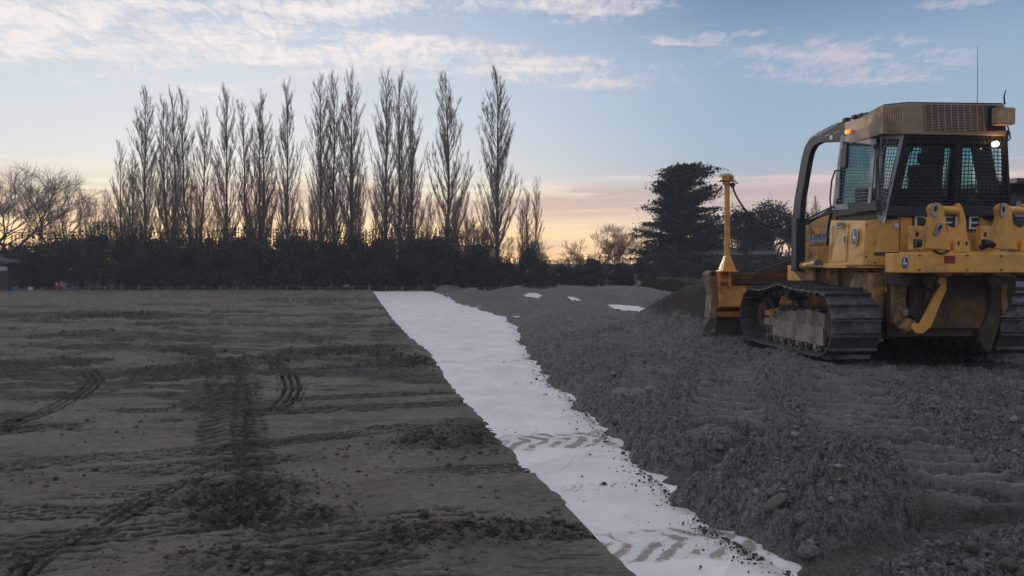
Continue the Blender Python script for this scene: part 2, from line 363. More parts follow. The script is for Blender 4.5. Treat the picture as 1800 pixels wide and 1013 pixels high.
# ploughing wheel passes over the left field
for pth, w_, pi_, de, kd in [
    ([(-200, 862), (200, 832), (500, 805), (760, 785), (905, 772)], .42, .20, .034, 'chev'),
    ([(-200, 835), (200, 806), (500, 780), (880, 752)], .36, .20, .026, 'chev'),
    ([(-200, 770), (150, 748), (400, 728), (700, 715), (860, 706)], .40, .20, .030, 'chev'),
    ([(-200, 735), (250, 722), (560, 702), (830, 688)], .30, .2, .018, 'chev'),
    ([(-100, 1000), (250, 965), (520, 935), (760, 915), (1010, 893)], .50, .24, .020, 'chev'),
    ([(250, 1040), (560, 990), (900, 940), (1060, 925)], .45, .24, .018, 'chev'),
    ([(-100, 905), (150, 900), (330, 888), (520, 862)], .30, .2, .016, 'chev'),
    ([(405, 905), (405, 850), (400, 790), (398, 730), (398, 690), (392, 655), (360, 628), (300, 612), (200, 600)], .52, .21, .040, 'rib'),
    ([(450, 905), (447, 830), (440, 760), (436, 700), (430, 660), (400, 632), (330, 618)], .30, .20, .034, 'rib'),
    ([(700, 640), (900, 615), (1000, 600)], .4, .2, .0, 'chev'),
    ([(10, 1030), (60, 985), (110, 958), (185, 932)], .16, .09, .030, 'line'),
    ([(190, 915), (240, 888), (290, 862), (345, 842)], .17, .09, .030, 'line'),
    ([(0, 752), (70, 728), (130, 700), (168, 672), (150, 650), (100, 632)], .24, .09, .028, 'line'),
    ([(492, 716), (512, 692), (508, 665), (480, 645), (430, 630)], .30, .09, .045, 'line'),
    ([(-200, 690), (200, 670), (500, 655), (770, 642)], .5, .22, .032, 'chev'),
    ([(-200, 655), (200, 640), (420, 632)], .5, .22, .034, 'chev'),
    ([(420, 632), (560, 618), (720, 606)], .7, .25, .045, 'rib'),
    ([(-200, 615), (300, 602), (700, 590)], .8, .3, .03, 'chev'),
    ([(520, 575), (640, 562), (690, 556)], .9, .3, .05, 'chev'),
    ([(560, 605), (640, 620), (740, 640)], .6, .22, .045, 'rib'),
    ([(-200, 880), (150, 868), (450, 846), (700, 832), (930, 822)], .30, .18, .012, 'chev'),
    ([(300, 700), (500, 684), (700, 668), (800, 664)], .34, .2, .016, 'chev'),
    ([(-200, 712), (150, 700), (380, 690)], .34, .2, .016, 'chev'),
    ([(-100, 960), (200, 938), (420, 915), (600, 905)], .34, .18, .012, 'chev'),
    ([(500, 1040), (800, 985), (1060, 958)], .40, .2, .014, 'chev'),
    ([(420, 782), (640, 762), (850, 738)], .34, .2, .016, 'chev'),
    ([(-200, 636), (200, 622), (500, 614)], .5, .22, .02, 'chev'), ([(300, 577), (520, 570), (700, 566)], .8, .25, .03, 'chev'), ([(-200, 588), (100, 580), (400, 585)], .7, .25, .03, 'chev'), ([(-200, 560), (200, 552), (650, 548)], .9, .3, .03, 'chev'),
]: TREADS.append(([G(*q) for q in smooth_poly(pth, 4)], w_, pi_, de, kd))
dz = .335
def loc2w(v, u): return (TX+v*math.cos(PHI)-u*math.sin(PHI), TY+v*math.sin(PHI)+u*math.cos(PHI))
GROUS = [([loc2w(-1.175, .6), loc2w(-1.175, -.5), (3.9, 8.8), (3.35, 7.6), (3.0, 6.4), (2.78, 5.3), (2.75, 4.3), (2.8, 3.0)], .84),
         ([loc2w(1.175, .6), loc2w(1.2, -3), (7.4, 4.0)], .74),
         ([(3.3, 12.5), (3.0, 10.8), (2.6, 9.2), (2.15, 7.6), (1.8, 6.5)], .66),
         ([(1.9, 15.), (2.0, 12), (1.8, 10), (1.45, 8.4)], .6)]
def bump_at(X, Y, cx, cy, rx, ry, h, rot=0., p=1.):
    c, s = math.cos(rot), math.sin(rot); dx = X-cx; dy = Y-cy
    a = (dx*c+dy*s)/rx; b = (-dx*s+dy*c)/ry; return h*np.exp(-(a*a+b*b)**p)
HOLES = [(1122, 543, 3.1, .72, -.10), (1006, 525, 2.6, .30, 0), (938, 518.5, 3.0, .38, 0)]
def Hfun(X, Y):
    tone = np.zeros_like(X); n1 = fbm(X*.9, Y*.9, 3, 4); n2 = fbm(X*4, Y*4, 9, 3)
    base = .018*fbm(X*.25, Y*.35, 1, 3) + .007*n1
    # graded streaks running across the field
    st = fbm(X*.35+3, Y*1.9+X*.18, 31, 5, .55)
    far = sst(7, 18, Y)
    base += st*(.004+.018*far)+ .010*far*fbm(X*1.5, Y*4, 35, 4, .6)
    base += .0045*fbm(X*9, Y*9, 44, 3)
    # small scarps and drag marks left by the grader
    w1 = fbm(X*.8+.4*Y, Y*5.5+.3*X, 45, 4, .6); w2 = fbm(X*2.2+.6*Y, Y*10+.4*X, 47, 4, .6); ms = sst(.0, .5, fbm(X*.5, Y*.9, 49, 3)+.25*far)
    cr_ = np.exp(-(w1/.030)**2)*ms+.6*np.exp(-(w2/.045)**2)*(.10+.9*ms); tone -= .30*cr_  # crack lines also darkened in tone, a painted stand-in for their shade
    base += (.006+.022*far)*sst(-.02, .02, -w1)*ms + (.005+.012*far)*sst(-.03, .03, -w2)*(.3+.7*ms) -.009*cr_
    dmp = sst(.10, .45, fbm(X*.30+.1*Y, Y*1.15, 52, 5, .6))*sst(6.5, 9, Y); dmp = dmp*(X < xl(Y)); tone -= .34*dmp*(1-.6*sst(24, 34, Y)); base += .03*dmp*fbm(X*4, Y*5, 53, 3) + far*.05*sst(-.05, .05, fbm(X*.6, Y*1.6, 50, 4))+far*.03*sst(-.05, .05, fbm(X*.9, Y*3.2, 51, 4))
    # rough churned patches of the left field
    for (px, py, rx, ry, h) in [(430, 868, .5, .42, .05), (800, 775, .6, .45, .055), (790, 935, .52, .2, .05), (960, 930, .3, .2, .03), (455, 905, .6, .3, .03), (640, 545, 2.2, 1.5, .06),
                                (250, 560, 2.5, 1.6, .07), (620, 620, 1.3, 1.0, .06), (700, 640, 1.0, .8, .05), (420, 640, 1.3, .8, .06), (300, 655, 1.2, .7, .04), (80, 640, 1.2, .6, .05), (500, 985, .7, .2, .02), (120, 560, 3, 2, .05), (560, 530, 3, 2.5, .05)]:
        cx, cy = G(px, py); g = np.exp(-(((X-cx)/rx)**2+((Y-cy)/ry)**2))
        g = sst(.25, .75, g+.25*n1*g)
        rg = 1-np.abs(fbm(X*9, Y*9, 61, 3))*1.4
        base += g*h*1.1*(rg-.45+.9*(cells(X*17, Y*17, 5)-.3)); tone -= g*(.10+.35*sst(.25, .6, -rg+.9))
    left = X < xr(Y)
    edgef = .12+.88*sst(.0, .22, xl(Y)-X); base = np.where(X < xl(Y)+.3, base*edgef, base)
    for P, w_, pi_, de, kd in TREADS:
        P = np.asarray(P); m = (X > P[:, 0].min()-1) & (X < P[:, 0].max()+1) & (Y > P[:, 1].min()-1) & (Y < P[:, 1].max()+1) & left
        if not m.any(): continue
        x = X[m]; y = Y[m]; s, tt, dd, L = poly_st(P, x, y)
        irr = .05*vn(x*6, y*6, 71)+.02*vn(x*20, y*20, 72)
        e = 1-sst(w_*.5-.02, w_*.5+.035, dd+irr*.5)
        gt = sst(-.25, .3, fbm(x*1.1+s*.2, y*1.6, 77, 2)+(.05 if kd == 'chev' else .45)); e *= (.12 if kd == 'chev' else .5)+(.88 if kd == 'chev' else .5)*gt
        if kd != 'line':
            k = (s+.75*np.abs(tt)+irr*.6)/pi_; sw = k-np.floor(k)
            pr = -de*(.15+.6*sst(.0, .10, sw)*(1-sst(.30, .72, sw)))*(.65+.35*vn(x*5, y*5, 73))
            zz_ = .024*(2*np.abs(((s+irr)/pi_) % 1-.5))+irr*.3; ln = np.zeros_like(s)
            for c_ in (-.36, -.08, .20, .44): ln = np.maximum(ln, np.exp(-((tt+zz_-c_*w_)/(.008+.0026*y))**4)*sst(.05, .2, ((s+c_)/pi_+.3*vn(s*2, s*0+c_, 78)) % 1))
            if kd == 'rib': ln *= .12; pr -= de*1.5*sst(.0, .08, sw)*(1-sst(.22, .5, sw)); tone[m] -= .5*e*np.exp(-((sw-.16)/.13)**2)*sst(-.6, .1, vn(x*3, y*3, 79))
            pr -= (.008+de*.55)*ln; tone[m] -= .50*e*ln+.06*e*sst(.0, .10, sw)*(1-sst(.30, .72, sw))  # groove shade painted into tone so the tread prints read darker
        else:
            k = (tt+irr*.3)/pi_; gv = sst(.2, .8, .5+.5*np.cos(k*2*math.pi)); pr = -de*1.7*gv+.25*de*np.sin(s/.05)*.3; tone[m] -= .25*e*gv  # groove shade painted into tone here too
        rim = np.exp(-((dd-w_*.5-.04)/.035)**2)*de*.55*(.5+.5*vn(x*7, y*7, 74))
        base[m] += pr*e+rim*e
        tone[m] -= .07*e
    # ---------------- right: spread fill lying on the geotextile
    wob = .10*fbm(X*1.6, Y*1.6, 81, 3)+.05*fbm(X*7, Y*7, 82, 3)
    d = X-xr(Y)+wob
    fh = np.interp(Y, [0, 3.7, 4.4, 6, 14, 22, 30, 45, 60], [.19, .19, .26, .31, .335, .26, .18, .12, .03])
    fh = fh*(1+.12*n1)
    slope = np.interp(Y, [0, 6, 12, 30], [1.0, .95, 1.1, 1.7])
    q = np.clip(d/slope, 0, 1.0); rise = np.sin(q*math.pi/2)
    fill = fh*rise + .07*np.exp(-((d-.75)/.35)**2)*(.6+.6*fbm(X*.8, Y*.8, 83, 2))
    # mounds
    for (cx, cy, rx, ry, h, rot) in [(2.15, 4.72, .40, .34, .25, -.5), (1.55, 4.55, .3, .4, .06, .3), (2.75, 4.42, .55, .25, .16, -.35), (1.95, 5.6, .7, .3, .06, -.2), (3.9, 15.9, 1.2, 1.05, 1.0, 0), (1.7, 7.4, .5, .6, .05, 0),
                                     (2.75, 3.5, .5, .25, .06, 0), (4.2, 8.6, .5, .35, .06, 0), (5.6, 7.6, 1.8, .3, .09, -.25), (3.95, 7.2, .16, .9, .10, .12), (4.15, 8.4, .18, .7, .08, .3), (3.75, 5.9, .5, .16, .09, -.4), (5.0, 6.2, .9, .3, .07, -.4)]:
        fill += bump_at(X, Y, cx, cy, rx, ry, h, rot)*sst(0, .25, d)
    for (px, py, rx, ry, h) in [(862, 533, 1.0, 1.3, .42), (905, 515, 1.0, 2, .36), (825, 521, .8, 1.6, .32), (965, 524, .9, 1.6, .34), (1040, 531, 1.1, 1.6, .40), (790, 512, .8, 2, .32), (1180, 541, 1.6, 2.0, .42), (1130, 523, 1.8, 3, .34), (1000, 515, 1.4, 3, .34), (760, 512.5, .7, 2, .26), (1080, 518, 1.5, 2.5, .3), (930, 545, .6, .9, .12), (1060, 575, 1.0, .6, .12), (960, 590, .6, .8, .14)]:
        cx, cy = G(px, py); fill += bump_at(X, Y, cx, cy, rx, ry, h)*sst(-.2, .4, d)
    fill += .035*n1*sst(.2, 1, d)+.02*n2*sst(.2, 1, d)
    # wheel ruts cut through the fill down towards the fabric
    rough = np.ones_like(X); cut = np.zeros_like(X)
    for pth, z, w_ in [([(1120, 858), (1180, 842), (1260, 826), (1390, 800), (1470, 782), (1560, 768)], [.05, .065, .09, .14, .22, .32], .24), ([(1330, 1030), (1400, 1000), (1520, 970), (1650, 940), (1800, 908), (1950, 880)], [.12, .125, .13, .15, .19, .24], .25)]:
        P = smooth_poly([G(a, b, c) for (a, b), c in zip(pth, z)], 5); m = (np.abs(X-P[:, 0].mean()) < 3) & (np.abs(Y-P[:, 1].mean()) < 3)
        x = X[m]; y = Y[m]; s, tt, dd, L = poly_st(P, x, y); zz = np.interp(s/L, np.linspace(0, 1, len(z)), z)
        dq = dd+.06*fbm(x*5, y*5, 90, 3); k = 1-sst(w_*.62, w_*1.2, dq); kf = 1-sst(w_*.55, w_*.85, dq)
        rut = zz+.006*np.sin((s+.6*np.abs(tt))/.055*2)*np.ones_like(x)
        fill[m] = fill[m]*(1-k)+np.minimum(fill[m], rut)*k; rough[m] *= 1-.72*kf; cut[m] = np.maximum(cut[m], kf)
    # dozer grouser prints
    gr = np.zeros_like(X)
    for P, w_ in GROUS:
        P = smooth_poly(P, 5); m = (X > P[:, 0].min()-1) & (X < P[:, 0].max()+1) & (Y > P[:, 1].min()-1) & (Y < P[:, 1].max()+1)
        x = X[m]; y = Y[m]; s, tt, dd, L = poly_st(P, x, y)
        e = (1-sst(w_*.5-.03, w_*.5+.06, dd+.05*fbm(x*4, y*4, 91, 2)))*sst(4.1, 4.7, y+.2*n1[m]); k = (s+.03*vn(x*3, y*3, 92)+.012*vn(x*16, y*16, 98))/.205; sw = k-np.floor(k)
        pr = .17*(sst(.05, .45, sw)*(1-sst(.60, .68, sw))-.5)*(.75+.5*vn(x*2.2, y*5, 93))
        pr += .05*np.exp(-((dd-w_*.5-.06)/.05)**2)
        e2 = e*(.85+.15*sst(-.4, .3, vn(x*1.2, y*1.2, 94)))
        gr[m] += pr*np.maximum(e2, .0); fill[m] = fill[m]*(1-e)+(fill[m]*.4+.6*.325)*e; rough[m] *= 1-.84*e2; tone[m] += .5*e2*sst(.2, .5, sw)*(1-sst(.6, .70, sw))-.55*e2*np.exp(-((sw-.82)/.13)**2)-.25*e2*np.exp(-((sw+.02)/.12)**2)  # compacted flats lighter; gaps darkened in tone as painted shade
    # coarse gravelly clods
    amp = sst(-.02, .12, d)*rough
    nearf = 1-sst(8, 22, Y)
    wx_ = X+.03*fbm(X*8, Y*8, 115, 2); wy_ = Y+.03*fbm(X*8, Y*8, 117, 2)
    lum = (.036*cells(wx_*6.5, wy_*6.5, 101)*(sst(.0, .6, fbm(X*1.3, Y*1.3, 103, 2)))+.022*cells(wx_*13, wy_*13, 105)*sst(-.5, .4, fbm(X*2, Y*2, 104, 2))+.048*cells(wx_*25, wy_*25, 107)+.032*cells(X*47, Y*47, 109))
    lum += .05*(1-np.abs(fbm(X*3.2, Y*3.2, 111, 3)))+.02*(1-np.abs(fbm(X*9, Y*9, 112, 3)))
    fill += amp*lum*(.6+.4*nearf) + gr*sst(.1, .4, d)
    fill += .006*fbm(X*18, Y*18, 120, 2)*(1-rough)
    tone -= .5*bump_at(X, Y, 3.9, 15.9, 1.4, 1.3, 1., 0, 2.)
    isf = sst(-.01, .03, d)*(1-sst(47, 52, Y))
    fill -= np.interp(Y, [6, 10.5], [.07, .125])*sst(0, .5, d)+.01
    H = base.copy()
    H = np.where(d > 0, np.maximum(fill, base*.3-.03), H)
    # keep below the two geotextile strips
    H = np.where((X > xl(Y)+.02*vn(Y*9, X*0, 301)+.02*vn(Y*2.3, X*0, 302)) & (d <= 0) & (Y < YEND+1.), -.022, H)
    for (px, py, ry, rx, sk_) in HOLES:
        cx, cy = G(px, py, .05); a = ((X-cx-sk_*(Y-cy))/rx)**2+((Y-cy)/ry)**2
        a = a+.55*fbm(X*2.2, Y*1.2, 130, 4)
        H = np.where(a < 3.2, H*sst(.75, 3.2, a)**1.0-.03*(1-sst(.75, 1.5, a)), H)
    H = np.where(Y > 46, H*(1-sst(46, 50, Y))+.0, H)
    # land beyond stays level, dips slightly
    tone += .15*n1
    return H, d, isf, tone, cut
def rows():
    a = 1/np.linspace(1/3.0, 1/62., 900)
    return np.concatenate([[-400, -60, -15, -4, 0, 1.2, 2.2], a, [66, 72, 80, 100, 140, 200, 400, 900, 3000]])
ys = rows(); sc_ = np.concatenate([[-40, -8, -3, -1.6, -1.15, -.95], np.linspace(-.78, .78, 1800), [.95, 1.15, 1.6, 3, 8, 40]])
wy = np.maximum(ys, 3.0)
GX = (wy[:, None]*sc_[None, :]); GY = np.repeat(ys[:, None], len(sc_), 1)
near = (ys > 2) & (ys < 63)
HX = np.zeros_like(GX); DD = np.zeros_like(GX)-9; IS = np.zeros_like(GX); TN = np.zeros_like(GX); CT = np.zeros_like(GX)
xx = GX[near].ravel(); yy = GY[near].ravel()
h_, d_, i_, t_, c_ = Hfun(xx, yy)
for A, b in ((HX, h_), (DD, d_), (IS, i_), (TN, t_), (CT, c_)): A[near] = b.reshape(A[near].shape)
GZ = HX
nr, nc = GX.shape
V = np.stack([GX, GY, GZ], -1).reshape(-1, 3)
ii = np.arange(nr*nc).reshape(nr, nc)
Fc = np.stack([ii[:-1, :-1], ii[:-1, 1:], ii[1:, 1:], ii[1:, :-1]], -1).reshape(-1, 4)
gm = bpy.data.materials.new('earth'); gm.use_nodes = True; k = NT(gm.node_tree)
co = k.n('ShaderNodeTexCoord').outputs['Object']
at1 = k.n('ShaderNodeAttribute', attribute_name='gdat'); sepc = k.n('ShaderNodeSeparateColor'); k.put(sepc.inputs[0], at1.outputs['Color'])
isfill, tone, cut_ = sepc.outputs
na = k.noise(co, 1.3, 6, .6); nb = k.noise(co, 14, 5, .65); nc_ = k.noise(co, 90, 3, .6)
soil = k.mix(k.mr(na, .35, .65), (.120, .108, .091, 1), (.178, .161, .138, 1))
soil = k.mix(k.mr(tone, .5, .10), soil, (.040, .036, .033, 1))
soil = k.mix(k.mr(nb, .3, .7), k.mix(.35, soil, (.04, .036, .034, 1)), k.mix(.3, soil, (.19, .172, .146, 1)))
nfine = k.noise(co, 58, 4, .7)
fillc = k.mix(k.mr(k.m('ADD', k.m('MULTIPLY', nb, .4), k.m('MULTIPLY', nfine, .6)), .38, .62), (.055, .053, .052, 1), (.235, .229, .227, 1))
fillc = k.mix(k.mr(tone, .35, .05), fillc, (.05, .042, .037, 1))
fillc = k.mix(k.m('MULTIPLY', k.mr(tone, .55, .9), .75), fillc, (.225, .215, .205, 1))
fillc = k.mix(k.mr(na, .4, .62), fillc, k.mix(.3, fillc, (.09, .078, .07, 1)))
fillc = k.mix(k.m('MULTIPLY', cut_, .6), fillc, (.075, .064, .058, 1))
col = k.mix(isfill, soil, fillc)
spk = k.mr(nc_, .66, .74)
col = k.mix(k.m('MULTIPLY', spk, .35), col, (.2, .19, .185, 1))
sx_ = k.n('ShaderNodeSeparateXYZ'); k.put(sx_.inputs[0], co)
gras = k.m('MULTIPLY', k.mr(k.m('ADD', sx_.outputs[1], k.m('MULTIPLY', na, 6)), 46, 50), 1)
gcol = k.mix(k.mr(nb, .3, .7), (.035, .042, .028, 1), (.075, .078, .05, 1))
col = k.mix(gras, col, gcol)
b = k.n('ShaderNodeBsdfPrincipled'); k.put(b.inputs['Base Color'], col); b.inputs['Roughness'].default_value = .92; b.inputs['Specular IOR Level'].default_value = .25
bp = k.n('ShaderNodeBump'); bp.inputs['Strength'].default_value = 1.0; bp.inputs['Distance'].default_value = .02
k.put(bp.inputs['Height'], k.m('ADD', k.noise(co, 38, 6, .65), k.m('MULTIPLY', nc_, .4))); k.put(b.inputs['Normal'], bp.outputs[0])
o = k.n('ShaderNodeOutputMaterial'); gm.node_tree.links.new(b.outputs[0], o.inputs[0])
me = npmesh('ground', V, Fc, gm, False)
ca = me.color_attributes.new('gdat', 'FLOAT_COLOR', 'POINT')
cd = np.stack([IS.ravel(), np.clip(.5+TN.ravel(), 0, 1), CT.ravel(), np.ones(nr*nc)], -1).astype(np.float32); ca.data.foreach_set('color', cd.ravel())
tag(link('ground', me), kind='structure')
def gz(x, y):
    j = np.searchsorted(ys, y)-1; s = x/max(y, 3.0); i = np.searchsorted(sc_, s)-1
    j = min(max(j, 0), nr-2); i = min(max(i, 0), nc-2); return float(GZ[j:j+2, i:i+2].mean())
# ------------------------------------------------------------------ geotextile
fm = bpy.data.materials.new('white_geotextile'); fm.use_nodes = True; k = NT(fm.node_tree)
co = k.n('ShaderNodeTexCoord').outputs['Object']; at1 = k.n('ShaderNodeAttribute', attribute_name='dirt')
sepc = k.n('ShaderNodeSeparateColor'); k.put(sepc.inputs[0], at1.outputs['Color'])
wv = k.n('ShaderNodeTexChecker'); k.put(wv.inputs[0], co); wv.inputs['Scale'].default_value = 160
nn = k.noise(co, 2.0, 5, .6); n3 = k.noise(co, 45, 4, .7)
c0 = k.mix(k.mr(nn, .3, .7), (.62, .62, .63, 1), (.73, .73, .74, 1))
c0 = k.mix(k.m('MULTIPLY', wv.outputs['Fac'], .07), c0, (.5, .5, .52, 1))
dd_ = k.m('MULTIPLY', sepc.outputs[0], k.mr(n3, .3, .62, .25, 1.))
c0 = k.mix(k.m('MULTIPLY', k.mr(n3, .70, .76), .35), c0, (.4, .37, .34, 1))
c0 = k.mix(dd_, c0, (.25, .228, .212, 1))
b = k.n('ShaderNodeBsdfPrincipled'); k.put(b.inputs['Base Color'], c0); b.inputs['Roughness'].default_value = .75; b.inputs['Specular IOR Level'].default_value = .3
bp = k.n('ShaderNodeBump'); bp.inputs['Strength'].default_value = .35; bp.inputs['Distance'].default_value = .01
k.put(bp.inputs['Height'], k.m('ADD', k.noise(co, 6, 5, .6), k.m('MULTIPLY', wv.outputs['Fac'], .08))); k.put(b.inputs['Normal'], bp.outputs[0])
o = k.n('ShaderNodeOutputMaterial'); fm.node_tree.links.new(b.outputs[0], o.inputs[0])
fy = 1/np.linspace(1/2.6, 1/YEND, 900); ff = np.linspace(0, 1, 260)
FXl = xl(fy)-.045+.02*vn(fy*3, fy*0, 5)+.02*vn(fy*.8, fy*0, 6); FXr = xr(fy)+.5
FX = FXl[:, None]+(FXr-FXl)[:, None]*ff[None, :]; FY = np.repeat(fy[:, None], len(ff), 1)
yend_w = .5*vn(FX*1.2, FX*0+3, 8); FY = FY+yend_w*sst(30, YEND, FY)
edge = np.exp(-((FX-FXl[:, None])/.06)**2)
FZ = .004+.014*fbm(FX*1.2, FY*.9, 201, 3)+.004*fbm(FX*5, FY*3, 203, 3)+.013*np.clip(vn(FX*1.1+FY*.6, FY*3.2, 205), .15, 1)+.012*np.exp(-(fbm(FX*1.4-FY*.5, FY*1.2, 208, 3)/.05)**2)
FZ += sst(10, 24, FY)*.02*fbm(FX*.8, FY*1.6, 207, 3)
FZ = np.maximum(FZ, -.008); FZ = FZ*(1-edge)+edge*(-.006+.010*vn(FY*3, FX*0, 215))
DR = np.zeros_like(FX)
def stain(px0, py0, px1, py1, wid, amt, pitch, ang=.8):
    a = np.array(G(px0, py0)); b2 = np.array(G(px1, py1)); d = b2-a; L = np.hypot(*d); d /= L
    s = (FX-a[0])*d[0]+(FY-a[1])*d[1]; tt = (FX-a[0])*(-d[1])+(FY-a[1])*d[0]
    n = .04*fbm(FX*7, FY*7, 211, 3); e = (1-sst(wid*.5-.03, wid*.5+.05, np.abs(tt)+n))*sst(-.1, .15, s+n)*(1-sst(L-.1, L+.1, s+n))
    kx = (s+ang*np.abs(tt-.06)+n*.8)/pitch; sw = kx-np.floor(kx)
    br = sst(.05, .25, sw)*(1-sst(.50, .72, sw)); return e*amt*(br*sst(-.65, .2, fbm(FX*7, FY*7, 213, 3))+.16)
DR = np.maximum(DR, stain(880, 783, 1095, 770, .58, 2.0, .19))
DR = np.maximum(DR, stain(1050, 965, 1320, 948, .46, 1.5, .16))
DR = np.maximum(DR, stain(985, 862, 1130, 855, .14, .8, .08))
DR = np.maximum(DR, .10*sst(.0, .6, fbm(FX*1.1, FY*.7, 225, 4)))
DR = np.maximum(DR, stain(690, 640, 960, 632, .3, .35, .2)); DR = np.maximum(DR, .6*np.exp(-((FX-xr(FY)+.05)/.10)**2)*sst(-.1, .6, fbm(FX*6, FY*6, 221, 3)))
nf = FX.shape; V = np.stack([FX, FY, FZ], -1).reshape(-1, 3); ii = np.arange(nf[0]*nf[1]).reshape(nf)
Fc = np.stack([ii[:-1, :-1], ii[:-1, 1:], ii[1:, 1:], ii[1:, :-1]], -1).reshape(-1, 4)
me = npmesh('geotextile_strip', V, Fc, fm, True); ca = me.color_attributes.new('dirt', 'FLOAT_COLOR', 'POINT')
ca.data.foreach_set('color', np.stack([DR.ravel()]*3+[np.ones(DR.size)], -1).astype(np.float32).ravel())
o = link('geotextile_strip', me); sd_ = o.modifiers.new('thickness', 'SOLIDIFY'); sd_.thickness = .004; sd_.offset = -1
tag(o, 'long white geotextile strip with muddy tyre prints, running between dark soil and gravel fill', 'geotextile')
# second length of cloth, mostly buried, showing through the fill
Pc = smooth_poly([G(1240, 575, .0), G(1180, 556), G(1122, 543, .02), G(1006, 525, .02), G(938, 518.5, .02), G(890, 514)], 12)
nV = []; nF = []
for i, q in enumerate(Pc):
    a = Pc[max(i-1, 0)]; b2 = Pc[min(i+1, len(Pc)-1)]; d = (b2-a)/np.hypot(*(b2-a))
    for j in range(9):
        w_ = (j/8-.5)*2.8; nV.append((q[0]+w_, q[1], .015+.01*math.sin(i*1.3+j)))
for i in range(len(Pc)-1):
    for j in range(8): nF.append((i*9+j, i*9+j+1, (i+1)*9+j+1, (i+1)*9+j))
me = npmesh('geotextile_strip', nV, nF, fm, True)
tag(link('geotextile_strip', me), 'second white geotextile strip, nearly buried, showing as patches between the fill heaps beyond the blade', 'geotextile')
# ------------------------------------------------------------------ loose soil crumbs on cloth and fill (uncountable)
CR = mat('dark_soil_crumb', (.06, .055, .052), .95, var=.3, bump=.5, bump_scale=60)
ico = bmesh.new(); bmesh.ops.create_icosphere(ico, subdivisions=1, radius=1); iv = np.array([v.co[:] for v in ico.verts]); ifc = np.array([[v.index for v in f.verts] for f in ico.faces]); ico.free()
def blobs(P, Rr, sq=.7, jit=.25):
    n = len(P); m = len(iv); a = rng.uniform(0, 6.28, n); ca_, sa_ = np.cos(a), np.sin(a)
    v = iv[None]*(1+rng.uniform(-jit, jit, (n, m, 1))); v = v*np.stack([rng.uniform(.8, 1.25, n), rng.uniform(.7, 1.1, n), rng.uniform(.5, .9, n)*1.0], -1)[:, None, :]
    vx = v[..., 0]*ca_[:, None]-v[..., 1]*sa_[:, None]; vy = v[..., 0]*sa_[:, None]+v[..., 1]*ca_[:, None]
    v = np.stack([vx, vy, v[..., 2]], -1)*Rr[:, None, None]+P[:, None, :]
    f = ifc[None]+(np.arange(n)*m)[:, None, None]; return v.reshape(-1, 3), f.reshape(-1, 3)
n = 1700; yv = 1/rng.uniform(1/22., 1/3.5, n); off = -np.abs(rng.exponential(.055, n)); off = np.where(rng.random(n) < .05, -rng.uniform(0, 1.2, n), off)
xv = xr(yv)+off*(1+.4*(yv > 6)); ok = xv > xl(yv)+.05; xv = xv[ok]; yv = yv[ok]; rr = rng.gamma(1.0, .0028, len(xv))+.0028
P = np.stack([xv, yv, .012+rr*.3], -1); v, f = blobs(P, rr); me = npmesh('soil_crumbs', v, f, CR)
tag(link('soil_crumbs', me), 'dark soil crumbs spilled over the right edge of the white strip', 'soil crumbs', kind='stuff')
P = []
for (px, py, rx, ry, q_) in [(430, 868, .5, .42, 700), (800, 775, .6, .45, 700), (790, 935, .52, .22, 600), (960, 930, .3, .2, 200), (455, 905, .6, .3, 350), (500, 985, .7, .2, 250), (700, 640, 1.0, .8, 350), (420, 640, 1.4, .9, 400), (620, 620, 1.3, 1.0, 350), (250, 730, 3, 1.2, 250), (600, 840, 2, 1.2, 250)]:
    cx, cy = G(px, py); P.append(np.stack([cx+rng.normal(0, rx*.6, q_), cy+rng.normal(0, ry*.6, q_)], -1))
for TP, w_, _, _, _ in TREADS[:20]:
    TP = np.asarray(TP); q_ = 120; k_ = rng.integers(0, len(TP)-1, q_); u_ = rng.random((q_, 1)); P.append(TP[k_]*(1-u_)+TP[k_+1]*u_+rng.normal(0, w_*.35, (q_, 2)))
P = np.concatenate(P); P = P[(P[:, 0] < xl(P[:, 1])-.05) & (P[:, 1] > 3.3) & (P[:, 1] < 16)]; Hl = Hfun(P[:, 0], P[:, 1])[0]; rr = rng.gamma(1.3, .0048, len(P))+.0035
v, f = blobs(np.concatenate([P, (Hl+rr*.2)[:, None]], -1), rr, jit=.4); me = npmesh('field_crumbs', v, f, mat('brown_soil_crumb', (.085, .073, .058), .95, var=.35, bump=.5, bump_scale=60))
tag(link('field_crumbs', me), 'small soil crumbs churned up by tyres on the dark field', 'soil crumbs', kind='stuff')
# loose clods sitting over the fill
n = 11000; yv = 1/rng.uniform(1/11., 1/3.4, n); xv = xr(yv)+rng.uniform(0, 1, n)**.8*(4.5)
Hc, dc, _, _, cc = Hfun(xv, yv); ok = (dc > .05) & (cc < .3) & (xv < yv*.75)
xv, yv, Hc = xv[ok], yv[ok], Hc[ok]
gk = np.zeros(len(xv))
for P_, w_ in GROUS[:3]: gk = np.maximum(gk, 1-sst(w_*.4, w_*.55, poly_st(P_, xv, yv)[2]))
ok = (gk < .5) | (rng.random(len(xv)) < .12); xv, yv, Hc = xv[ok], yv[ok], Hc[ok]
rr = rng.gamma(1.4, .0048, len(xv))+.0035
v, f = blobs(np.stack([xv, yv, Hc+rr*.12], -1), rr, jit=.42)
CL = mat('grey_fill_clod', (.145, .142, .148), .95, var=.45, bump=.6, bump_scale=50)
me = npmesh('gravel_clods', v, f, CL); tag(link('gravel_clods', me), 'loose grey clods and gravel lying over the spread fill', 'gravel', kind='stuff')
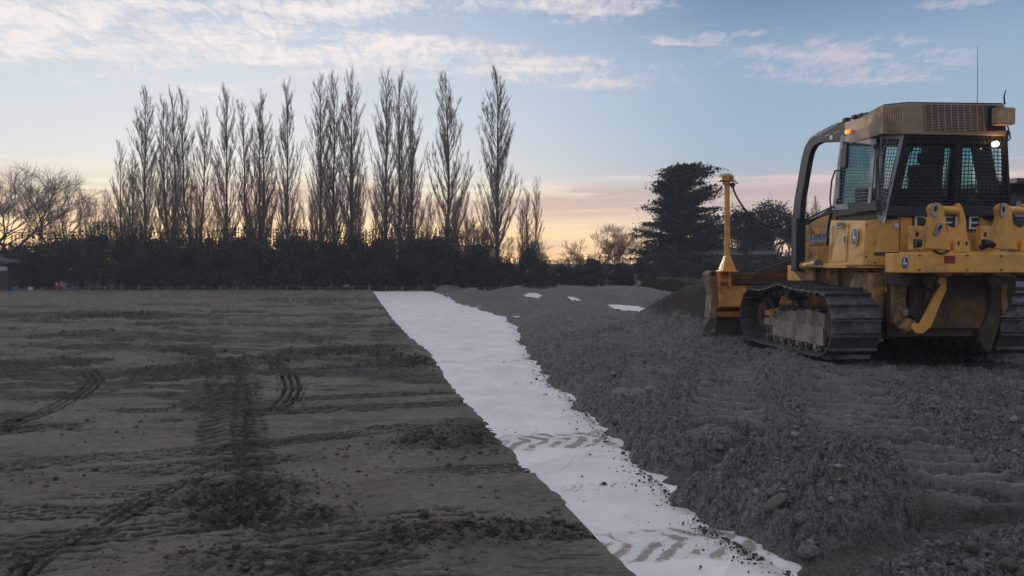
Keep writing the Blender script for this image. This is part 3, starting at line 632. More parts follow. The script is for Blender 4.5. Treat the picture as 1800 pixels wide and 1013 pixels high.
# ------------------------------------------------------------------ cobbles one can pick out
STN = mat('river_cobble', (.20, .203, .212), .8, var=.2, bump=.6, bump_scale=14, dirt=(.085, .08, .076), dirt_amt=.75, dirt_scale=2.2)
STD = mat('brown_cobble', (.085, .074, .066), .85, var=.15, bump=.5, bump_scale=30)
def stone(px, py, Yz, wpx, hpx, rot, m, label, name='cobble', squash=.75):
    y = 3.2
    while y < 12:
        x, _, zr_ = at(px, py, y)
        if zr_ <= gz(x, y): break
        y += .015
    z = gz(x, y); k = y/FPX; bm = bmesh.new(); bmesh.ops.create_icosphere(bm, subdivisions=3, radius=1)
    sd0 = random.uniform(0, 99); planes = [Vector((random.gauss(0, 1), random.gauss(0, 1), random.gauss(0, 1))).normalized() for _ in range(9)]
    for q in bm.verts:
        c = q.co; nn_ = math.sin(c.x*2.1+sd0)*math.cos(c.y*2.7+sd0*.7)+.6*math.sin(c.z*3.1+sd0*1.3+c.x*1.7)
        c *= 1+.11*nn_
        for pn in planes:
            dd0 = c.dot(pn)
            if dd0 > .78: c -= pn*(dd0-.78)*.85
    me = bpy.data.meshes.new(name); bm.to_mesh(me); bm.free(); me.materials.append(m); me.polygons.foreach_set('use_smooth', [True]*len(me.polygons))
    o = link(name, me, loc=(x, y, z+hpx*k*.04)); o.scale = (wpx*k/2, wpx*k/2*squash, hpx*k/2); o.rotation_euler = (R(random.uniform(-10, 10)), R(rot), R(random.uniform(-20, 20)))
    return tag(o, label, 'stone')
stone(1423, 972, .22, 44, 24, -6, STN, 'large pale flat cobble at the foot of the near gravel mound')
stone(1407, 914, .30, 26, 24, 12, STN, 'pale angular cobble halfway up the near gravel mound')
stone(1356, 868, .36, 28, 20, -8, STN, 'bluish oval cobble high on the front mound')
stone(1384, 848, .42, 25, 20, 0, STD, 'round dark cobble on the ridge of the front mound')
stone(1362, 890, .33, 52, 18, -38, STD, 'long brown stick-like stone lying slanted on the front mound')
stone(1486, 846, .45, 18, 14, 0, STD, 'small rounded brown cobble in the hollow behind the front mound')
stone(1708, 972, .3, 30, 24, 0, STD, 'rounded dusty cobble on the heap in the bottom right corner')
stone(1712, 1001, .25, 42, 30, 4, STN, 'big grey cobble at the bottom edge of the right corner heap')
stone(1770, 999, .3, 36, 28, 8, STD, 'broad brownish cobble in the far bottom right corner')
stone(1265, 793, .2, 20, 13, 0, STN, 'pale cobble in the rut face beside the white strip')
stone(1397, 787, .25, 18, 8, 20, STN, 'thin pale stone sticking out of the rut bank')
stone(1716, 910, .2, 10, 16, 30, STN, 'small upright pale stone at the right end of the long rut')
stone(1222, 857, .2, 14, 12, 0, STD, 'small dark cobble near the mouth of the rut')
stone(1082, 747, .15, 16, 13, 0, STD, 'small round cobble on the fill bank near the first tyre print')
# ------------------------------------------------------------------ bulldozer
Z0 = .32
dz_ = empty('bulldozer', (TX, TY, Z0), PHI)
tag(dz_, 'yellow crawler bulldozer with caged cab, rear ripper beam and front blade on the fill', 'bulldozer')
hv = np.array([-math.sin(PHI), math.cos(PHI), 0]); rv = np.array([math.cos(PHI), math.sin(PHI), 0])
def D(px, py, u=None, v=None, w=None):
    d = ray(px, py); o = np.array([0, 0, CAMH])-np.array([TX, TY, Z0])
    ol = np.array([o@rv, o@hv, o[2]]); dl = np.array([d@rv, d@hv, d[2]])
    i, val = (1, u) if u is not None else (0, v) if v is not None else (2, w)
    return ol+(val-ol[i])/dl[i]*dl
def Du(pts, u): return [D(a, b, u=u) for a, b in pts]
def Dv(pts, v): return [D(a, b, v=v) for a, b in pts]
# --- tracks
def track_path():
    pts = []
    for a in range(-90, 91, 6):       # front idler (y forward): bottom -> top
        pts.append((2.70+.42*math.cos(R(a)), .47+.42*math.sin(R(a))))
    pts += [(2.35, .885), (2.05, .925), (1.85, .97), (1.62, 1.00), (1.4, .965), (1.1, .94), (.8, .93)]
    for a in range(90, 271, 6):
        pts.append((.42+.43*math.cos(R(a)), .49+.435*math.sin(R(a))))
    pts += [(.7, .045), (2.4, .045)]
    return pts
tp = track_path(); tp.append(tp[0]); seg = np.array(tp); cum = np.concatenate([[0], np.cumsum(np.hypot(*np.diff(seg, axis=0).T))]); LT = cum[-1]; NP = 38
def tpos(s):
    s = s % LT; return np.interp(s, cum, seg[:, 0]), np.interp(s, cum, seg[:, 1])
shoe = MB(); HWd = .335; pt = LT/NP
shoe.box(-HWd, HWd, -pt*.47, pt*.47, -.012, .012)
shoe.prism([(-HWd, pt*.36, .012), (-HWd, pt*.44, .012), (-HWd, pt*.42, .062), (-HWd, pt*.38, .062)], (2*HWd, 0, 0))
shoe_edge = None
for bx in (-.09, .09):
    for by in (-.05, .03): shoe.cyl((bx, by, .012), (bx, by, .03), .013, 6)
so = shoe.build('track_shoe', STEEL, None, bevel=.004); shoe_me = so.data; bpy.data.objects.remove(so)
linkm = MB(); linkm.box(-.10, -.05, -pt*.56, pt*.56, -.10, -.012); linkm.box(.05, .10, -pt*.56, pt*.56, -.10, -.012); linkm.cyl((-.13, 0, -.06), (.13, 0, -.06), .03, 10)
def make_track(side):
    x0 = side*1.175
    ch = MB(); 
    for i in range(NP):
        s = (i+.5)*pt; y, z = tpos(s); y1, z1 = tpos(s+.05); y0, z0 = tpos(s-.05)
        dy, dzz = y1-y0, z1-z0; L = math.hypot(dy, dzz); dy /= L; dzz /= L
        for (x_, y_, z_) in []: pass
        o_ = len(ch.v); ch.v += [(x0+a, y-b*dy+c*dzz*1.0, z-b*dzz-c*dy*1.0) for a, b, c in linkm.v]; ch.f += [tuple(q+o_ for q in f) for f in linkm.f]
    tr = ch.build('crawler_track', STEEL, dz_, loc=(0, 0, .01))
    for i in range(NP):
        s = (i+.5)*pt; y, z = tpos(s); y1, z1 = tpos(s+.05); y0, z0 = tpos(s-.05)
        ang = math.atan2(z1-z0, y1-y0)
        o = bpy.data.objects.new('track_shoe', shoe_me); C.objects.link(o); o.parent = tr
        # path runs forward along the bottom, so outward is the right-hand normal: flip
        o.location = (x0, y, z); o.rotation_euler = (ang+math.pi, 0, 0)
    # roller frame
    fo = x0+side*.08
    fr = MB()
    fr.prism([(0, .62, .20), (0, 2.62, .20), (0, 2.72, .30), (0, 2.72, .50), (0, 2.5, .58), (0, 2.15, .62), (0, .95, .66), (0, .62, .60)], (.20, 0, 0))
    fr.v = [(a+x0-.10, b, c) for a, b, c in fr.v]
    fo = fr.build('track_frame', FRAMEM, dz_, bevel=.02)
    pl = MB(); px_ = x0+side*.10
    pl.prism([(px_, .60, .17), (px_, 2.35, .17), (px_, 2.62, .26), (px_, 2.62, .43), (px_, .62, .43)], (side*.035, 0, 0)); pl.build('rock_guard', mat('dusty_steel_guard', (.30, .265, .23), .8, dirt=(.13, .11, .095), dirt_amt=.45, dirt_scale=5, bump=.5, bump_scale=20, var=.1), fo, bevel=.008)
    for i in range(7):
        y = .82+i*.27; m_ = MB(); m_.cyl((x0-.13, y, .15), (x0+.13, y, .15), .085, 18); m_.cyl((x0-.155, y, .15), (x0+.155, y, .15), .045, 12); m_.build('track_roller', FRAMEM, fo, smooth=True)
    m_ = MB(); m_.cyl((x0-.13, 1.62, .84), (x0+.10, 1.62, .84), .07, 20); m_.cyl((x0+side*.10, 1.62, .84), (x0+side*.20, 1.62, .84), .075, 20); m_.cyl((x0+side*.20, 1.62, .84), (x0+side*.215, 1.62, .84), .045, 16); m_.box(x0-.05, x0+.05, 1.58, 1.66, .6, .84)
    m_.build('carrier_roller', STEEL, fo, smooth=True)
    m_ = MB(); m_.cyl((x0-.05, 2.70, .47), (x0+.05, 2.70, .47), .32, 32); m_.cyl((x0-.12, 2.70, .47), (x0+.12, 2.70, .47), .22, 28); m_.cyl((x0-.16, 2.7, .47), (x0+.16, 2.7, .47), .07, 16); m_.build('idler_wheel', MUD, fo, smooth=True)
    m_ = MB()
    ring = []
    for a in range(46):
        th = 2*math.pi*a/46; r_ = .345 if a % 2 else .30; ring.append((x0-.035, .42+r_*math.cos(th), .49+r_*math.sin(th)))
    m_.prism(ring, (.07, 0, 0)); m_.cyl((x0-.12, .42, .49), (x0+.13, .42, .49), .19, 24); m_.cyl((x0-side*.30, .42, .49), (x0, .42, .49), .24, 24)
    m_.build('sprocket', MUD, fo, smooth=True)
    m_ = MB(); m_.box(x0-side*.12-.01, x0+side*.135+.01, 2.22, 2.62, .475, .565) if side < 0 else m_.box(x0, x0+.12, 2.22, 2.62, .475, .565)
    m_.build('recoil_cover', YELD, fo, bevel=.01)
    mm = MB()
    rr_ = random.Random(5)
    for _ in range(70):
        a, b_ = rr_.uniform(.75, 2.15), rr_.uniform(-.10, .11); s_ = rr_.uniform(.03, .07)
        zt = .66-(a-.95)*.033; mm.add([(x0+b_+q[0]*s_*1.3, a+q[1]*s_*1.6, zt+q[2]*s_*.7) for q in iv], [tuple(q) for q in ifc])
    mm.build('mud_clump', MUD, fo, smooth=True)
    if side < 0:
        mm = MB()
        for yy_ in np.arange(2.28, 2.6, .09): mm.box(px_-.036-.012, px_-.03, yy_, yy_+.035, .19, .33)
        mm.build('guard_slot', BLKM, fo)
for sd2 in (-1, 1): make_track(sd2)
# --- hull
m_ = MB(); m_.prism([(-.70, .55, .42), (-.70, 2.9, .42), (-.70, 2.95, 1.26), (-.70, .12, 1.26), (-.70, .12, .95)], (1.40, 0, 0))
hull = m_.build('hull', YELD, dz_, bevel=.01)
for yb in (.42, 1.25, 1.95):
    m_ = MB(); m_.prism([(-.705, yb, 1.25), (-.705, yb+.16, 1.25), (-.705, yb+.10, 1.12), (-.705, yb+.04, .98), (-.705, yb, 1.0)], (-.06, 0, 0)); m_.build('bracket', YELD, hull, bevel=.006)
m_ = MB(); m_.prism([(-.70, .15, .60), (-.70, .62, .60), (-.70, .75, 1.0), (-.70, .62, 1.2), (-.70, .15, 1.2)], (-.17, 0, 0)); m_.build('final_drive_case', YELD, hull, bevel=.02); m_ = MB(); m_.prism([(.70, .15, .60), (.70, .62, .60), (.70, .75, 1.0), (.70, .62, 1.2), (.70, .15, 1.2)], (.17, 0, 0)); m_.build('final_drive_case', YELD, hull, bevel=.02)
# fender shelf
m_ = MB(); m_.prism([(-1.0, .20, 1.262), (-1.0, 1.9, 1.262), (-.62, 2.85, 1.262), (.62, 2.85, 1.262), (1.0, 1.9, 1.262), (1.0, .20, 1.262), (.5, .02, 1.262), (-.5, .02, 1.262)], (0, 0, .035)); m_.build('fender', YELD, dz_, bevel=.008)
# --- rear body (tank)
A1 = D(1518, 386, v=-.98); A2 = D(1582, 380, u=.02); uA = float(A1[1])
yF = 1.15; zt = 1.93
vb = [(-.98, yF, 1.30), (-.98, uA, 1.30), (A2[0], .02, 1.30), (-A2[0], .02, 1.30), (.98, uA, 1.30), (.98, yF, 1.30)]
vt = [(-.93, yF+.02, 1.96), (-.95, uA, 1.90), (A2[0], .02, 1.95), (-A2[0], .02, 1.95), (.95, uA, 1.90), (.93, yF+.02, 1.96)]
m_ = MB(); m_.add(vb+vt, [(5, 4, 3, 2, 1, 0), (6, 7, 8, 9, 10, 11)]+[(i, (i+1) % 6, 6+(i+1) % 6, 6+i) for i in range(6)])
tank = m_.build('rear_body', YEL, dz_, bevel=.012)
# door panel seams and lip on left face
m_ = MB(); xs = -.985
m_.frame([(xs, yF-.06, 1.36), (xs, .62, 1.36), (xs+.03, .62, 1.86), (xs+.04, yF-.06, 1.89)], .018, (-.006, 0, 0)); m_.build('access_door', YEL, tank)
m_ = MB(); m_.prism([(-.98, yF+.05, 1.262), (-.98, .55, 1.262), (-.98, .62, 1.315), (-.98, yF+.02, 1.33)], (-.05, 0, 0)); m_.build('lower_lip', YEL, tank, bevel=.006)
# chamfer frame normal
cA = np.array([-.965, uA, 0]); cB = np.array([A2[0], .02, 0]); cd_ = (cB-cA)/np.linalg.norm(cB-cA); cn = np.array([cd_[1], -cd_[0], 0]); cn = cn if cn[1] < 0 else -cn
def onch(f, z, off=.0): q = cA+(cB-cA)*f+cn*off; return np.array([q[0], q[1], z])
m_ = MB(); m_.tube([onch(.30, 1.80, .0), onch(.30, 1.80, .05), onch(.30, 1.62, .05), onch(.26, 1.58, .0)], .012, 8); m_.build('grab_handle', YEL, tank, smooth=True)
m_ = MB(); p0 = onch(.28, 1.455, .006); p1 = onch(.98, 1.455, .006); m_.bar(p0, p1, .01, .045); tag(m_.build('maroon_reflector', MAR, tank))
m_ = MB(); m_.cyl(D(1574, 397, u=.02)+np.array([0, 0, 0]), D(1574, 397, u=.02)+np.array([0, -.03, 0]), .028, 16); m_.build('lock_plug', WHT, tank, smooth=True)
m_ = MB()
for f_, z_ in ((.06, 1.84), (.06, 1.42), (.3, 1.34)): m_ = MB(); m_.cyl(onch(f_, z_, -.01), onch(f_, z_, .014), .014, 8); m_.build('bolt', STEEL, tank)
m_ = MB(); m_.box(-.30, -.296, .008, .016, 1.31, 1.94); q = D(1581, 400, u=.02)[0]; m_.box(q, q+.006, .010, .018, 1.31, 1.94); q = D(1740, 400, u=.02)[0]; m_.box(q, q+.006, .010, .018, 1.31, 1.94); m_.build('panel_seam', BLKM, tank)
# badge with the maker's lettering
a = D(1604, 406, u=.01); b_ = D(1721, 377, u=.01)
m_ = MB(); m_.box(a[0], b_[0], .004, .018, a[2], b_[2]); bad = m_.build('name_panel', NAVY, tank)
lt_ = text('lettering', 'DEERE', .255, WHT, bad, (0, 0, 0), (1, 0, 0), (0, 0, 1), .003)
cc_ = np.array([v.co[:] for v in lt_.data.vertices]); lo_, hi_ = cc_.min(0), cc_.max(0); kx = (b_[0]-a[0]-.04)/(hi_[0]-lo_[0]); kz = (b_[2]-a[2]-.05)/(hi_[2]-lo_[2])
for v_ in lt_.data.vertices: v_.co = (a[0]+.02+(v_.co[0]-lo_[0])*kx, -.002+v_.co[1], a[2]+.025+(v_.co[2]-lo_[2])*kz)
# --- leaping deer emblem
deer = [(-.32, .05), (-.40, -.12), (-.28, -.05), (-.14, -.10), (-.30, -.32), (-.20, -.34), (0, -.10), (.18, -.12), (.30, -.28), (.42, -.45), (.44, -.35), (.34, -.18), (.36, -.02), (.24, .06), (.05, .08), (-.04, .14), (-.02, .34), (.06, .52), (.0, .54), (-.06, .42), (-.14, .56), (-.20, .54), (-.12, .38), (-.30, .30), (-.28, .24), (-.16, .24), (-.20, .08)]
def emblem(parent, c, xd, yd, wd, ht, off):
    xd = np.array(xd, float); yd = np.array(yd, float); nn_ = np.array(off, float)
    def ov(s, l): return [c+xd*s*wd*math.copysign(abs(math.cos(a))**.75, math.cos(a))+yd*s*ht*math.copysign(abs(math.sin(a))**.75, math.sin(a))+nn_*l for a in np.linspace(0, 2*math.pi, 33)[:-1]]
    m_ = MB(); m_.prism(ov(1., 0), nn_); rim = m_.build('emblem', WHT, parent)
    m_ = MB(); m_.prism(ov(.88, 1.), nn_*.6); m_.build('emblem_field', GRYT, rim)
    m_ = MB(); m_.prism([c+xd*a*wd*1.55+yd*b2*ht*1.35+nn_*1.6 for a, b2 in deer], nn_*.5); m_.build('deer_mark', WHT, rim)
ce = D(1502, 417, v=-.985); emblem(tank, ce, (0, -1, 0), (.03, 0, 1), .085, .125, (-.004, 0, 0))
m_ = MB(); q = D(1484, 421, v=-.985); m_.box(-.992, -.985, q[1]-.035, q[1]+.035, q[2]-.06, q[2]+.06); lt = m_.build('door_latch', WHT, tank); m_ = MB(); m_.box(-.996, -.992, q[1]-.028, q[1]-.004, q[2]-.045, q[2]+.045); m_.build('latch_recess', BLKM, lt)
q = D(1471, 396, v=-.975); m_ = MB(); m_.box(-.984, -.976, q[1]-.19, q[1], q[2]-.03, q[2]+.035); dk = m_.build('door_decal', GRYD, tank)
text('decal_script', 'Taylor', .075, GRYT, dk, (-.987, q[1]-.01, q[2]-.015), (0, -1, 0), (0, 0, 1), .001, shear=.3)
text('decal_line', 'CONTRACTING', .028, BRT, tank, (-.984, q[1], q[2]-.065), (0, -1, 0), (0, 0, 1), .001)
# --- engine hood
hx = .55
m_ = MB(); m_.add([(-hx, 1.95, 1.30), (-hx, 2.86, 1.30), (-hx, 2.86, 1.94), (-hx, 1.95, 2.13), (hx, 1.95, 1.30), (hx, 2.86, 1.30), (hx, 2.86, 1.94), (hx, 1.95, 2.13)], [(0, 1, 2, 3), (7, 6, 5, 4), (0, 4, 5, 1), (1, 5, 6, 2), (2, 6, 7, 3), (3, 7, 4, 0)])
hood = m_.build('engine_hood', YEL, dz_, bevel=.01)
m_ = MB(); m_.add([(-hx-.01, 2.865, 1.2), (-hx-.01, 3.14, 1.2), (-hx-.01, 3.14, 1.90), (-hx-.01, 2.865, 1.96), (hx+.01, 2.865, 1.2), (hx+.01, 3.14, 1.2), (hx+.01, 3.14, 1.90), (hx+.01, 2.865, 1.96)], [(0, 1, 2, 3), (7, 6, 5, 4), (0, 4, 5, 1), (1, 5, 6, 2), (2, 6, 7, 3), (3, 7, 4, 0)])
m_.build('radiator_guard', BLK, hood, bevel=.015)
m_ = MB(); m_.hexa([(-hx-.012, 1.9, 2.145), (hx+.012, 1.9, 2.145), (hx+.012, 2.9, 1.935), (-hx-.012, 2.9, 1.935)], [(-hx-.012, 1.9, 2.185), (hx+.012, 1.9, 2.185), (hx+.012, 2.9, 1.975), (-hx-.012, 2.9, 1.975)])
ht = m_.build('hood_top', BLK, hood, bevel=.01)
m_ = MB(); m_.frame([(-.5, 2.0, 2.165), (-.15, 2.0, 2.165), (-.15, 2.6, 2.04), (-.5, 2.6, 2.04)], .03, (0, 0, .03)); m_.build('hood_vent', GREY, ht)
m_ = MB(); xx_ = -hx-.004; m_.prism([(xx_, 2.84, 1.32), (xx_, 2.84, 1.92), (xx_, 2.62, 1.97), (xx_, 2.25, 1.68), (xx_, 1.96, 1.62), (xx_, 1.96, 1.32)], (-.003, 0, 0)); m_.build('ochre_stripe', mat('ochre_panel', (.50, .21, .02), .45, dirt=(.2, .12, .07), dirt_amt=.4), hood)
m_ = MB(); q = D(1420, 417, v=-hx); m_.prism([(xx_-.004, q[1]+.02, q[2]+.04), (xx_-.004, q[1]-.75, q[2]+.04), (xx_-.004, q[1]-.70, q[2]-.09), (xx_-.004, q[1]-.10, q[2]-.09)], (-.003, 0, 0)); dk = m_.build('hood_decal', GRYD, hood)
text('decal_script', 'Taylor', .22, GRYT, dk, (xx_-.010, q[1]-.06, q[2]-.06), (0, -1, 0), (0, 0, 1), .001, shear=.3)
text('decal_line', 'CONTRACTING CO', .058, BRT, hood, (xx_-.010, q[1]-.05, q[2]-.155), (0, -1, 0), (0, 0, 1), .001)
text('model_number', '750', .15, WHT, hood, (xx_-.004, 2.16, 1.86), (0, -1, 0), (0, 0, 1), .001, shear=.25)
# exhaust stack hidden beyond the cab, hood post and pipe between hood and cab
m_ = MB(); m_.tube([D(1454, 432, v=-.62), D(1457, 395, v=-.62), D(1462, 372, v=-.64), D(1470, 350, v=-.66)], .022, 8); m_.build('step_post', BLK, hood, smooth=True)
m_ = MB(); m_.prism(Dv([(1453, 419), (1452, 392), (1459, 390), (1460, 419)], -.62), (.05, 0, 0)); m_.build('intake_box', GREY, hood, bevel=.006)
# hoop handle at front of hood
m_ = MB(); m_.tube([D(*q, v=-.66) for q in ((1411, 387), (1398, 388), (1390, 396), (1389, 415), (1388, 428), (1392, 436), (1402, 438))], .013, 8); m_.build('front_hoop', BLK, hood, smooth=True)
# --- cab
cabr = {}
BL = D(1556, 377, u=.0); TLc = D(1588, 238, u=.0); TR = D(1768, 242, u=.0); BRc = D(1775, 377, u=.0)
SV = -.82
SB = D(1538, 368, v=SV); ST = D(1548, 246, v=SV)         # rear edge of the door side
FT = D(1482, 238, v=SV); FB = D(1466, 376, v=SV)         # front edge of the door
SVr = .90
def mir(p): return np.array([SVr+(SV-p[0])*0, p[1], p[2]])
m_ = MB()
zf = 1.97
# floor, base sills, roof slab, pillars
m_.prism([(SV+.02, FB[1], zf-.06), (SV+.02, SB[1], zf-.06), (BL[0], .03, zf-.06), (BRc[0], .03, zf-.06), (SVr, FB[1], zf-.06)], (0, 0, .1))
base_cab = m_.build('cab_floor', BLK, dz_)
cab = MB()
def post(a, b_, s_=.07): cab.bar(a, b_, s_, s_)
post(BL+np.array([.03, .03, 0]), TLc+np.array([.03, .03, 0]), .07); post(BRc+np.array([-.02, .03, 0]), TR+np.array([-.02, .03, 0]), .045)
post(SB+np.array([.04, 0, -.05]), ST+np.array([.04, 0, .02]), .07); post(FB+np.array([.04, -.02, -.1]), FT+np.array([.04, -.02, .04]), .08)
FTr = np.array([SVr, FT[1], FT[2]]); FBr = np.array([SVr, FB[1], FB[2]-.1]); STr = np.array([SVr, ST[1]+.25, ST[2]]); SBr = np.array([SVr, SB[1]+.1, SB[2]])
post(FBr, FTr, .08)
pt0, pt1 = D(1703, 250, v=SVr), D(1735, 250, v=SVr); pb0, pb1 = D(1722, 352, v=SVr), D(1755, 352, v=SVr); cab.prism([pt0, pt1, pb1, pb0], (.05, 0, 0))
zsl = float(D(1720, 338, v=SVr)[2]); cab.box(SVr, SVr+.05, .03, FB[1], zf-.1, zsl)
cx_ = (D(1682, 300, u=0)[0]); post(np.array([cx_, .03, zf]), np.array([cx_+.02, .03, TLc[2]]), .10)
# rear lintel and sill
cab.hexa([TLc+np.array([0, 0, -.09]), TR+np.array([0, 0, -.09]), TR+np.array([0, .07, -.14]), TLc+np.array([0, .07, -.14])], [TLc, TR, TR+np.array([0, .07, 0]), TLc+np.array([0, .07, 0])])
cab.hexa([BL+np.array([0, 0, -.02]), BRc+np.array([0, 0, -.02]), BRc+np.array([0, .07, -.02]), BL+np.array([0, .07, -.02])], [BL+np.array([0, 0, .16]), BRc+np.array([0, 0, .16]), BRc+np.array([0, .07, .16]), BL+np.array([0, .07, .16])])
cab.bar(FB+np.array([.04, 0, 0]), SB+np.array([.04, 0, 0]), .06, .12); cab.bar(FT+np.array([.04, 0, .03]), ST+np.array([.04, 0, .03]), .06, .06)
cab.bar(FTr, (SVr, .02, TR[2]), .06, .2)
cab.bar(FT+np.array([.04, 0, 0]), FTr, .07, .12); cab.bar(np.array([SV, FB[1], FB[2]]), FBr+np.array([0, 0, .12]), .07, .3)
cfr = cab.build('cab_frame', BLK, dz_, bevel=.008)
# glass
def pane(name, pts, off):
    m_ = MB(); m_.prism(pts, off); return m_.build(name, GLASS, cfr)
pane('rear_window', [BL+(.05, .05, .15), BRc+(-.05, .05, .15), TR+(-.05, .05, -.12), TLc+(.05, .05, -.12)], (0, .006, 0))
pane('door_window', [FB+(.05, -.06, .06), SB+(.05, .06, .06), ST+(.05, .06, 0), FT+(.05, -.06, 0)], (.006, 0, 0))
pane('right_window', [(SVr-.02, FB[1]-.06, zsl-.02), (SVr-.02, .62, zsl-.02), (SVr-.02, .75, FT[2]-.05), (SVr-.02, FT[1]-.06, FT[2]-.05)], (.006, 0, 0))
pane('windscreen', [FB+(.1, .0, .15), FBr+(-.05, 0, .28), FTr+(-.05, 0, -.06), FT+(.1, 0, -.06)], (0, .006, 0))
# guards
m_ = MB(); g = .025
q0, q1, q2, q3 = BL+(.0, -.03, -.02), BRc+(0, -.03, -.02), TR+(0, -.03, .0), TLc+(0, -.03, 0)
m_.grid(q0, q1, q2, q3, 30, 21, .0125); m_.frame([q0, q1, q2, q3], .03, (0, .02, 0)); rg_ = m_.build('rear_guard_screen', BLKM, cfr)
m_ = MB(); m_.hexa([q0+(0, -.004, 0), q1+(0, -.004, 0), q1+(0, .02, 0), q0+(0, .02, 0)], [q0+(.03, -.004, .13), q1+(0, -.004, .13), q1+(0, .02, .13), q0+(.03, .02, .13)]); m_.build('guard_sill_plate', BLK, rg_)
# door guard (grey)
o_ = np.array([-.035, 0, 0])
d0, d1, d2, d3 = FB+o_+(0, 0, .05), SB+o_+(0, .06, .02), ST+o_+(0, .05, .02), FT+o_
m_ = MB(); inn = m_.frame([d0, d1, d2, d3], .085, (.02, 0, 0)); dg = m_.build('door_guard_frame', GREY, cfr, bevel=.006)
m_ = MB(); m_.grid(inn[0]+(-.003, 0, 0), inn[1]+(-.003, 0, 0), inn[2]+(-.003, 0, 0), inn[3]+(-.003, 0, 0), 14, 18, .012); m_.build('door_guard_screen', GREY, dg)
# chamfer guard (grey) between door side and rear
c0_, c1_, c2_, c3_ = SB+(-.01, -.02, -.02), BL+(-.01, -.035, -.03), TLc+(-.01, -.035, .0), ST+(-.01, -.02, .05)
m_ = MB(); inn = m_.frame([c0_, c1_, c2_, c3_], .05, (.01, .015, 0)); cg = m_.build('corner_guard_frame', GREY, cfr, bevel=.004)
m_ = MB(); m_.grid(*inn, 5, 20, .012); m_.build('corner_guard_screen', GREY, cg)
m_ = MB(); m_.prism([c0_+(-.0, -.0, -.0), c1_+(0, -.004, .0), c1_+(-.03, .0, -.12)+(.0, 0, 0), c0_+(.03, -.02, -.10)], (.01, .012, 0)); m_.build('corner_gusset', GREY, cg)
text('guard_lettering', 'GR', .085, NAVY, cg, c0_+np.array([.0, -.035, -.065]), (c1_-c0_)*(1, 1, 0), (0, 0, 1), .002, sx=1.1)
# pillar strips and hand rails by the door
m_ = MB(); m_.tube([D(*q, v=-.93) for q in ((1553, 275), (1546, 272), (1541, 280), (1540, 345), (1543, 352), (1552, 350))], .013, 8); m_.build('hand_rail', BLK, cfr, smooth=True)
m_ = MB(); m_.tube([D(*q, v=-.95) for q in ((1478, 300), (1468, 300), (1462, 318), (1459, 350), (1460, 362), (1468, 366))], .012, 8); m_.build('hand_rail', BLK, cfr, smooth=True)
m_ = MB(); m_.prism(Dv([(1477, 262), (1489, 250), (1486, 295), (1476, 296)], -.93), (.04, 0, 0)); m_.build('wing_mirror', BLK, cfr, bevel=.01)
m_ = MB(); m_.prism(Dv([(1469, 300), (1476, 298), (1474, 350), (1467, 350)], -.90), (.02, 0, 0)); m_.build('mirror_glass', GREY, cfr, bevel=.004)
m_ = MB(); m_.cyl(D(1541, 258, v=-.93), D(1541, 258, v=-.85), .04, 12); m_.bar(D(1541, 252, v=-.9), D(1546, 356, v=-.88), .02, .03); m_.build('door_hinge', BLK, cfr)
m_ = MB(); m_.prism(Dv([(1489, 357), (1500, 356), (1530, 357), (1540, 352), (1541, 370), (1500, 374), (1490, 366)], -.90), (.05, 0, 0)); m_.build('door_latch_box', BLK, cfr, bevel=.006)
m_ = MB(); m_.prism(Dv([(1476, 366), (1536, 352), (1540, 372), (1468, 380)], -.85), (.06, 0, 0)); m_.build('door_sill', BLK, cfr)
# seat and controls
m_ = MB(); sa = D(1600, 345, u=.5); sb = D(1656, 284, u=.5); m_.box(sa[0], sb[0], .45, .60, 2.05, sb[2]-.05); m_.box(sa[0], sb[0], .55, 1.0, 2.04, 2.18); m_.box((sa[0]+sb[0])/2-.12, (sa[0]+sb[0])/2+.12, .47, .56, sb[2]-.04, sb[2]+.12)
m_.build('operator_seat', SEAT, cfr, bevel=.04)
m_ = MB(); m_.box(-.62, -.48, .45, 1.0, 2.0, 2.35); m_.box(.45, .6, .45, 1.0, 2.0, 2.30); m_.box(-.6, .7, 1.02, 1.12, 2.0, 2.42); m_.build('console', BLKM, cfr, bevel=.02)
m_ = MB(); ha = D(1630, 290, u=.6); hb = D(1661, 245, u=.6); m_.box(ha[0], hb[0], .6, .75, ha[2], hb[2]); m_.build('headliner_duct', BLKM, cfr)
# --- roof
zr0 = float(D(1592, 236, u=-.06)[2]); zr1 = float(D(1595, 181, u=-.06)[2])
rl0 = D(1592, 236, u=-.06); rl1 = D(1596, 181, u=-.06); rr0 = D(1770, 239, u=-.06); rr1 = D(1765, 183, u=-.06)
cl0 = D(1552, 253, v=-.88); cl1 = D(1553, 198, v=-.86)
yb_ = .85
V_ = [rl0, rr0, np.array([.95, .12, zr0]), np.array([.95, yb_, zr0]), np.array([-.86, yb_, zr0]), np.array([cl0[0], cl0[1], zr0-.0]),
      rl1, rr1, np.array([.9, .12, zr1-.01]), np.array([.9, yb_, zr1-.10]), np.array([-.84, yb_, zr1-.10]), np.array([cl1[0], cl1[1], zr1-.03])]
m_ = MB(); m_.add(V_, [(5, 4, 3, 2, 1, 0), (6, 7, 8, 9, 10, 11)]+[(i, (i+1) % 6, 6+(i+1) % 6, 6+i) for i in range(6)])
roof = m_.build('roof_unit', TAND, dz_, bevel=.012)
